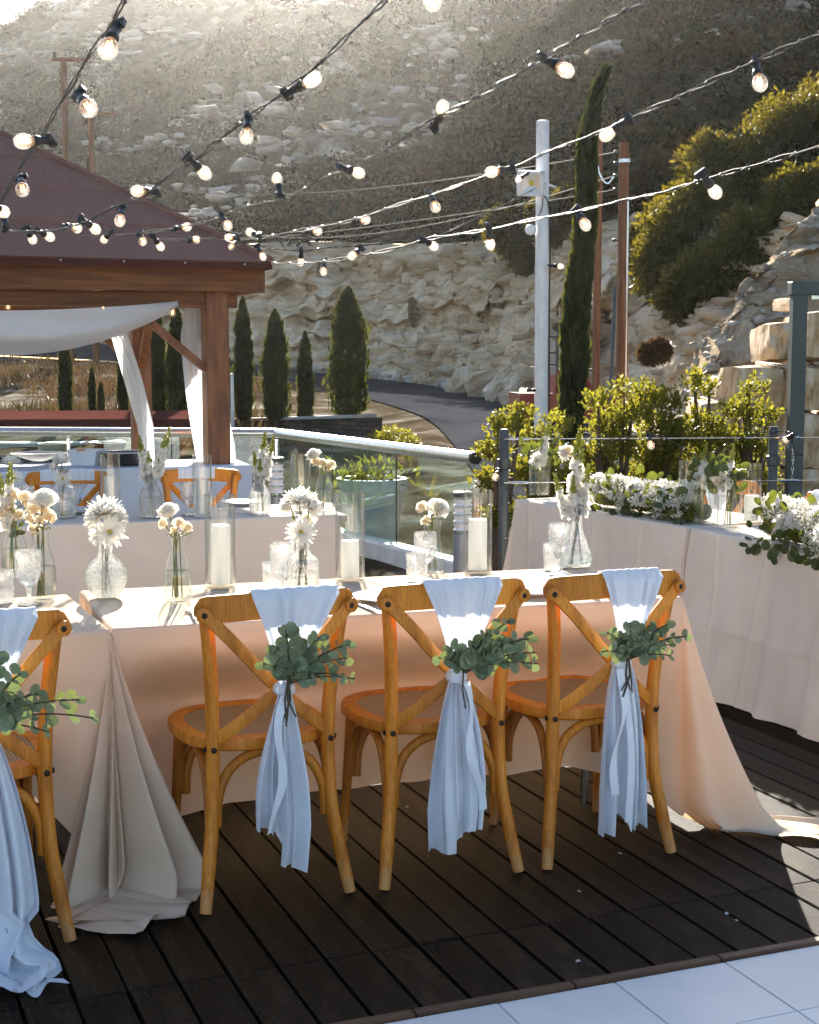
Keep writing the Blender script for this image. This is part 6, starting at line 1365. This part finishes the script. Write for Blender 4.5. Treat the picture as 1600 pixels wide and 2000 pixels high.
b = tp(845, 1118); vase('bottle', 'waisted glass bottle behind the goblet by the middle chair', b, 1.15); bouquet('large white rose and small roses in the waisted bottle', b, .17, [('r', 857, 992, 0, 52, (.35, -.75, .6)), ('s', 824, 990, 0, 28, (-.6, -.5, .7)), ('s', 832, 1018, -.01, 22, (-.4, -.7, .4)), ('b', 846, 1012, 0, 9)], seed=6)
b = tp(1126, 1106); vase('flared', 'wide based flared decanter at the right end of the front table', b, 1.02); bouquet('tall white snapdragons in the flared decanter', b, .20, [('n', 1133, 838, 0, 165, (.06, -.05, 1)), ('n', 1083, 925, -.02, 92, (-.3, -.1, 1)), ('n', 1120, 930, -.03, 90, (-.02, -.12, 1)), ('n', 1150, 905, 0, 104, (.12, 0, 1))], seed=7)
b = tp(30, 1128); vase('carafe', 'glass carafe of snapdragon and roses at the left edge', b, 1.05); bouquet('snapdragon and small cream roses at the left edge', b, .215, [('n', 20, 902, 0, 120, (.05, 0, 1)), ('n', 0, 925, .02, 110, (-.1, 0, 1)), ('s', 50, 972, 0, 34, (.4, -.5, .7)), ('s', 18, 990, -.02, 30, (-.1, -.8, .5)), ('s', 26, 966, 0, 30), ('s', 6, 1000, 0, 28), ('s', 36, 1006, -.01, 26), ('s', 58, 986, 0, 26, (.8, -.4, .5))] + leaves_px(q, 7, 5, 1000, 60, 1050, 18), seed=8)
b = tp(82, 1170); vase('carafe', 'glass carafe with a big white rose behind the left goblet', b, 1.08); bouquet('big flat white rose over cream spray roses at left', b, .22, [('r', 86, 972, 0, 66, (.05, -.35, 1)), ('s', 64, 992, 0, 30, (-.4, -.6, .7)), ('s', 78, 1016, -.02, 24, (0, -.9, .5)), ('s', 98, 1010, -.01, 30, (.5, -.7, .6)), ('s', 58, 1012, 0, 26, (-.6, -.7, .4)), ('s', 66, 1034, -.01, 24, (-.2, -.9, .2)), ('s', 84, 996, 0, 26), ('b', 94, 1032, 0, 9)], seed=9)
def mp_(u, v): return at(u, v, Z0)
b = mp_(124, 1010); vase('decanter', 'star cut decanter on the middle table at left', b, 1.3); bouquet('white chrysanthemums in the star cut decanter', b, .22, [('c', 120, 902, 0, 40, (.1, -.2, 1)), ('d', 123, 936, -.02, 36, (.1, -1, .5)), ('c', 110, 912, 0, 30, (-.8, -.3, .6))], seed=10)
b = mp_(22, 1008); vase('bottle', 'small bottle of chrysanthemums at the far left of the middle table', b, 1.2); bouquet('white chrysanthemums at the far left of the middle table', b, .19, [('c', 22, 906, 0, 42, (0, -.2, 1)), ('d', 30, 934, -.02, 32, (.2, -1, .4))], seed=11)
b = mp_(296, 1010); vase('pebbled', 'pebbled glass vase of snapdragons on the middle table', b, 1.2); bouquet('two leaning white snapdragons on the middle table', b, .20, [('n', 272, 850, 0, 90, (-.12, 0, 1)), ('n', 332, 834, 0, 112, (.30, 0, 1)), ('n', 290, 880, -.02, 66, (0, -.1, 1)), ('b', 296, 900, 0, 9)], seed=12)
b = mp_(508, 1004); vase('pebbled', 'shouldered glass vase near the right end of the middle table', b, 1.12); bouquet('white snapdragons near the right end of the middle table', b, .19, [('n', 518, 842, 0, 100, (.12, 0, 1)), ('n', 496, 880, 0, 78, (-.12, 0, 1)), ('n', 534, 852, .02, 84, (.2, 0, 1)), ('n', 508, 895, -.02, 66, (.02, -.1, 1))], seed=13)
b = mp_(634, 998); vase('carafe', 'glass carafe at the right end of the middle table', b, 1.1); bouquet('white rose and small cream roses at the right end of the middle table', b, .23, [('r', 612, 886, 0, 36, (-.2, -.4, .9)), ('s', 628, 904, -.01, 22, (0, -.6, .8)), ('s', 648, 906, 0, 20, (.6, -.4, .7)), ('s', 616, 902, 0, 20), ('s', 640, 914, 0, 16)], seed=14)
# right hand tables
b = mp_(1054, 966); vase('cylinder', 'cylinder vase at the far corner of the right tables by the fence', b, 1.28); bouquet('snapdragon and pale green leaves in the far corner cylinder vase', b, .26, [('n', 1072, 822, 0, 82, (.15, 0, 1)), ('n', 1060, 846, 0, 60, (0, -.1, 1)), ('c', 1052, 900, -.03, 34, (-.2, -1, .2)), ('c', 1098, 888, 0, 34, (.6, -.6, .5)), ('s', 1110, 880, 0, 26)] + leaves_px(q, 16, 1022, 860, 1092, 915, 20), 'white and green bouquets on the right tables', 15)
b = mp_(1376, 1022); vase('cylinder', 'left one of the twin cylinder vases between the garlands', b, 1.12); bouquet('white rose and snapdragon with green leaves in the left twin vase', b, .21, [('n', 1380, 864, 0, 92, (.1, 0, 1)), ('r', 1362, 932, -.02, 34, (-.4, -.7, .5)), ('n', 1368, 880, .03, 60, (-.1, 0, 1)), ('c', 1395, 930, 0, 24)] + leaves_px(q, 18, 1340, 905, 1408, 960, 24), 'white and green bouquets on the right tables', 16)
b = mp_(1423, 1030); vase('cylinder', 'right one of the twin cylinder vases between the garlands', b, 1.12); bouquet('white snapdragon with yellow green leaves in the right twin vase', b, .21, [('n', 1434, 868, 0, 86, (.15, 0, 1)), ('n', 1412, 900, 0, 60, (0, -.1, 1)), ('d', 1448, 925, 0, 28), ('s', 1404, 940, -.02, 24)] + leaves_px(q, 18, 1390, 895, 1450, 960, 24), 'white and green bouquets on the right tables', 17)
def garland(label, path, rad, seed, nleaf=110, nbb=3200, flowers=()):
    r = random.Random(seed); pr = np.random.RandomState(seed); pts = [Vector(p) for p in path]; base = pts[0].copy(); t = thing('flower_garland', label, 'garland', base, 0, 'flower garlands on the right tables')
    def pos(f): k = f * (len(pts) - 1); i = min(int(k), len(pts) - 2); return pts[i].lerp(pts[i + 1], k - i) - base
    for _ in range(nleaf):
        f = r.random(); w = r.uniform(-.7, .9) if r.random() < .78 else r.uniform(.9, 3.0); c = pos(f); d = Vector((-math.cos(w) * .8, -.6 * math.cos(w) , math.sin(w))); p = c + d * rad * r.uniform(.55, 1.25) * Vector((1, 1, .8)).length / 1.6 + Vector((0, 0, rad * .45)); ax = d + Vector((r.uniform(-.8, .8), r.uniform(-.8, .3), r.uniform(-.7, .6))); place_leaf(t, GL[r.randrange(2)], p, ax, (r.uniform(-.7, .4), -1, r.uniform(-.2, 1)), r.uniform(.035, .065))
    for _ in range(10):                                   # hanging leaves over the cloth
        f = r.uniform(.08, .95); p = pos(f) + Vector((-.085, -.045, r.uniform(-.012, .03))); place_leaf(t, GL[0], p, (r.uniform(-.4, .4), -.2, -1), (-.6, -.8, .2), r.uniform(.045, .06))
    n = nbb; f = pr.rand(n); cl = (f * 34).astype(int); w = pr.uniform(-.3, 2.6, n); cw = pr.uniform(-.3, 2.6, 40)[cl]; w = w * .5 + cw * .5; k = pr.uniform(.75, 1.2, n)
    bp = np.array([pos(a) for a in f]); C = bp + np.stack([-np.cos(w) * .85 * rad * k, -np.cos(w) * .5 * rad * k + pr.randn(n) * .015, np.sin(w) * rad * k + rad * .30], 1)
    s = pr.uniform(.0028, .0052, n)[:, None, None]; oc = np.array([[1, 0, 0], [-1, 0, 0], [0, 1, 0], [0, -1, 0], [0, 0, 1], [0, 0, -1]]) * s + C[:, None, :]
    fc = np.array([[0, 2, 4], [2, 1, 4], [1, 3, 4], [3, 0, 4], [2, 0, 5], [1, 2, 5], [3, 1, 5], [0, 3, 5]])[None] + (np.arange(n) * 6)[:, None, None]
    o = link('small_blossoms', tri_mesh('small_blossoms', oc.reshape(-1, 3), fc.reshape(-1, 3), M['petal']), t); o['kind'] = 'stuff'
    A_ = C - bp; o = link('fine_stems', leaf_mesh('fine_stems', bp[:1500], A_[:1500], np.linalg.norm(A_[:1500], axis=1), .0022, M['stem'], 0), t); o['kind'] = 'stuff'
    for (f, w, s, k) in flowers:
        d = Vector((-math.cos(w) * .85, -math.cos(w) * .5 - .35, math.sin(w))); p = pos(f) + Vector((-math.cos(w) * .85, -math.cos(w) * .5, math.sin(w))) * rad * .95 + Vector((0, 0, rad * .25)); link('flower', CHR[r.randrange(3)] if k == 'c' else (CHR[3] if k == 'd' else ROSE[0]), t, aim(p, d, s, r.uniform(0, 6)))
    part('moss_core', MB().tube([p - base + Vector((.02, .01, rad * .40)) for p in pts], rad * .33, 8), M['garland'], t)
g1 = [mp_(u, v) + Vector((.10, .05, 0)) for u, v in ((1128, 990), (1200, 1001), (1270, 1013), (1335, 1022))]
garland('longer flower garland along the far right table, ending at the candle glass', g1, .118, 5, 110, 4600, [(.15, .8, .04, 'c'), (.55, .5, .042, 'c'), (.7, 1.0, .045, 'c'), (.22, 1.5, .045, 'c'), (.45, 1.0, .048, 'c'), (.62, 1.6, .05, 'c'), (.82, 1.3, .05, 'r'), (.3, .55, .035, 'd'), (.75, .4, .036, 'd'), (.95, .9, .04, 'c'), (.08, 1.2, .045, 'c'), (.38, 1.9, .04, 'r')])
g2 = [mp_(u, v) + Vector((.09, .05, 0)) for u, v in ((1462, 1052), (1530, 1072), (1600, 1090), (1700, 1122))]
garland('flower garland with big yellow green leaves at the right edge', g2, .130, 6, 120, 5600, [(.2, 1.1, .045, 'c'), (.42, .8, .045, 'c'), (.62, 1.5, .05, 'c'), (.1, 1.7, .05, 'c'), (.3, .6, .045, 'r'), (.32, 1.5, .05, 'c'), (.55, 1.2, .045, 'c'), (.7, .5, .045, 'd'), (.5, 1.8, .05, 'r')])

# ------------------------------------------------------------------ string lights
hold = MB().lathe([(.0135, 0), (.0145, .004), (.0145, .012), (.0115, .016), (.0120, .040), (.0150, .046), (.0160, .050), (.0160, .060), (.0145, .064)], 16)
hold.box((0, 0, -.004), (.044, .017, .012), bev=.003); hold.box((.018, 0, .006), (.008, .014, .02), bev=.002); hold.box((-.018, 0, .006), (.008, .014, .02), bev=.002)
holdm = hold.mesh('lamp_holder', M['black'])
bulbm = MB().lathe([(.0115, .062), (.013, .068), (.0185, .078), (.0222, .090), (.0225, .099), (.0200, .110), (.0140, .119), (.006, .1235), (.001, .1242)], 20, closed_bottom=False).mesh('bulb', M['bulb'])
fm = MB()
for k in range(4):
    w = k * math.pi / 2 + .4; fm.tube([(.0062 * math.cos(w), .0062 * math.sin(w), .072), (.0048 * math.cos(w), .0048 * math.sin(w), .106)], .0021, 6)
filam = fm.mesh('filament', M['filament']); stemm = MB().lathe([(.006, .062), (.0035, .078), (.001, .080)], 10, closed_top=True).mesh('glass_stem', M['bulb'])
tiem = MB().lathe([(.0055, -.004), (.0068, 0), (.0055, .004)], 8, closed_bottom=False).mesh('cable_tie', M['black'])
LI = 'festoon light strings over the terrace'
def festoon(label, pts, bulbs, seed, off=.0042, twist=True):
    """pts: (u,v,distance) along the cable; bulbs: (u0,v0 at the cable, u1,v1 bulb centre, distance)"""
    r = random.Random(seed); P3 = smooth_path([dp(u, v, d) for u, v, d in pts], 14); t = thing('string_light', label, 'string lights', P3[0], 0, LI); o = P3[0]
    P3 = [p - o for p in P3]; n = len(P3)
    for s in (0, math.pi):
        tw = [p + Vector((math.cos(s + k * .16) * off * .6, math.cos(s + k * .16) * off * .5, math.sin(s + k * .16) * off * (1 + .9 * math.sin(k * .35 + seed)))) for k, p in enumerate(P3)]
        part('wire', MB().tube(tw, .0022, 6), M['wire'], t)
    for k in range(4, n, 9):
        link('cable_tie', tiem, t, aim(P3[k], P3[min(k + 1, n - 1)] - P3[k - 1], 1.15))
    for (u0, v0, u1, v1, d) in bulbs:
        a = dp(u0, v0, d); bpx = dp(u1, v1, d); dirv = (bpx - a); L = dirv.length; full = .099
        if L < full * .98: dirv += Vector((0, -1, 0)) * math.sqrt(full * full - L * L) * r.choice((1, 1, -1))
        dirv.normalize(); base = bpx - dirv * full; h = link('lamp_holder', holdm, t, aim(base - o, dirv, 1.0, r.uniform(0, 6)))
        for nm, me in (('bulb', bulbm), ('filament', filam), ('glass_stem', stemm)): link(nm, me, h)
    return t
festoon('steepest festoon string falling from the top left corner region to the roof', [(262, -40, 3.0), (240, 5, 3.15), (212, 55, 3.3), (170, 115, 3.6), (138, 170, 3.85), (108, 218, 4.1), (84, 262, 4.3), (52, 306, 4.55), (14, 372, 4.9), (-30, 450, 5.4)], [(216, 34, 210, 97, 3.3), (140, 172, 174, 212, 3.75), (88, 266, 43, 276, 4.2), (28, 340, 44, 371, 4.75)], 1)
festoon('festoon string crossing the glow from the top centre down to the left roof edge', [(780, -30, 3.5), (748, 5, 3.65), (690, 60, 3.9), (620, 128, 4.2), (555, 180, 4.4), (500, 220, 4.6), (430, 272, 4.9), (385, 310, 5.1), (330, 345, 5.3), (275, 382, 5.6), (215, 408, 5.9), (170, 432, 6.1), (120, 448, 6.4), (60, 452, 6.8), (10, 450, 7.2), (-40, 440, 7.5)], [(556, 180, 613, 154, 4.35), (481, 222, 481, 268, 4.6), (372, 312, 401, 339, 5.1), (300, 370, 267, 373, 5.5), (231, 400, 234, 432, 5.9), (165, 430, 187, 448, 6.3), (122, 438, 151, 446, 6.6), (78, 452, 98, 463, 7.0), (60, 448, 64, 468, 7.2), (20, 448, 6, 415, 6.2), (-6, 402, 8, 414, 5.4)], 2)
festoon('festoon string from the top right of centre sloping down past the roof corner', [(1290, -25, 3.6), (1250, 3, 3.75), (1195, 36, 3.95), (1120, 80, 4.2), (1050, 122, 4.45), (958, 174, 4.8), (905, 205, 5.0), (840, 235, 5.25), (770, 282, 5.5), (695, 322, 5.8), (640, 345, 6.0), (560, 385, 6.4), (475, 405, 6.8), (430, 425, 7.1), (370, 440, 7.4), (300, 452, 7.8), (220, 460, 8.2), (160, 462, 8.5)], [(1062, 104, 1107, 138, 4.4), (848, 246, 865, 208, 5.2), (662, 328, 702, 338, 5.9), (550, 386, 541, 348, 6.3), (428, 416, 445, 441, 7.0), (338, 444, 366, 443, 7.5), (268, 452, 279, 472, 7.9), (222, 456, 203, 468, 8.2), (302, 462, 314, 482, 8.0)], 3)
festoon('festoon string entering high at the right edge and passing over the floodlight', [(1640, 42, 3.9), (1600, 64, 4.0), (1530, 96, 4.2), (1430, 140, 4.45), (1335, 184, 4.7), (1260, 218, 4.9), (1180, 255, 5.15), (1085, 290, 5.5), (1005, 325, 5.75), (930, 350, 6.0), (850, 378, 6.3), (770, 402, 6.6), (690, 430, 7.0), (640, 440, 7.2), (560, 455, 7.6), (500, 465, 8.0), (440, 466, 8.3), (370, 468, 8.6), (300, 470, 9.0)], [(1485, 112, 1485, 164, 4.3), (1226, 236, 1184, 264, 5.0), (1003, 326, 959, 336, 5.7), (842, 376, 851, 405, 6.3), (690, 430, 715, 429, 6.9), (596, 450, 621, 451, 7.4), (510, 464, 488, 453, 7.8), (366, 466, 384, 468, 8.5), (462, 462, 446, 464, 8.1)], 4)
festoon('lowest festoon string from the right edge to the gazebo roof corner', [(1650, 268, 4.2), (1600, 286, 4.35), (1520, 310, 4.6), (1450, 330, 4.8), (1370, 352, 5.0), (1300, 374, 5.25), (1215, 392, 5.5), (1130, 412, 5.8), (1045, 428, 6.1), (955, 448, 6.5), (890, 458, 6.8), (830, 468, 7.1), (760, 488, 7.5), (690, 502, 8.0), (620, 512, 8.5), (570, 514, 9.0), (530, 514, 9.6)], [(1364, 342, 1398, 376, 5.0), (1128, 405, 1144, 440, 5.8), (953, 444, 958, 478, 6.5), (824, 468, 848, 481, 7.1), (706, 482, 687, 500, 7.9), (632, 508, 632, 531, 8.5)], 5)
festoon('festoon string stretched from the white pole down to the lowest string', [(1046, 368, 11.2), (1000, 392, 10.4), (950, 416, 9.6), (900, 440, 8.9), (860, 458, 8.3), (780, 472, 8.4), (700, 480, 8.6), (640, 484, 8.8), (590, 490, 9.0), (540, 486, 9.2), (500, 480, 9.4), (460, 476, 9.5), (440, 470, 9.6)], [(590, 488, 588, 512, 8.9), (500, 478, 514, 502, 9.3), (455, 472, 452, 482, 9.5), (1030, 340, 1012, 351, 10.9), (1073, 519, 1096, 520, 11.35), (1048, 762, 1020, 762, 11.3)], 6)
festoon('festoon string drooping along the wire fence behind the garlands', [(972, 870, 8.7), (978, 905, 8.65), (976, 935, 8.6), (1000, 965, 8.6), (1035, 990, 8.62)], [(977, 920, 968, 932, 8.6)], 7, .004)
festoon('festoon string with dark cable sagging between the fence posts', [(1035, 845, 8.7), (1080, 866, 8.7), (1120, 878, 8.7), (1180, 866, 8.7), (1235, 853, 8.7), (1290, 853, 8.7), (1330, 872, 8.7), (1362, 890, 8.7), (1395, 884, 8.7), (1430, 862, 8.75), (1480, 848, 8.8), (1530, 843, 8.85), (1545, 850, 8.8), (1552, 880, 8.8), (1568, 888, 8.8), (1552, 888, 8.8)], [(1271, 850, 1272, 870, 8.65), (1110, 872, 1108, 878, 8.65), (1543, 848, 1534, 859, 8.8)], 8, .004)
festoon('festoon string of which only one bulb shows at the top edge, right of the glow', [(690, -70, 3.6), (760, -62, 3.65), (845, -58, 3.7), (930, -66, 3.75), (1000, -80, 3.8)], [(845, -58, 845, 4, 3.7)], 9)
gl = thing('string_light', 'short row of bulbs hanging under the gazebo beam', 'string lights', dp(14, 570, 10.3), 0, LI); o = Vector(gl.location)
part('wire', MB().tube([dp(-40, 568, 10.3) - o, dp(14, 572, 10.3) - o, dp(200, 580, 10.5) - o, dp(340, 592, 10.6) - o], .004, 6), M['wire'], gl)
for (u, v, d) in ((15, 572, 10.3), (201, 575, 10.5), (337, 585, 10.5)):
    h = link('lamp_holder', holdm, gl, aim(dp(u, v, d) - o, (0, 0, -1), 1.0))
    for nm, me in (('bulb', bulbm), ('filament', filam), ('glass_stem', stemm)): link(nm, me, h)
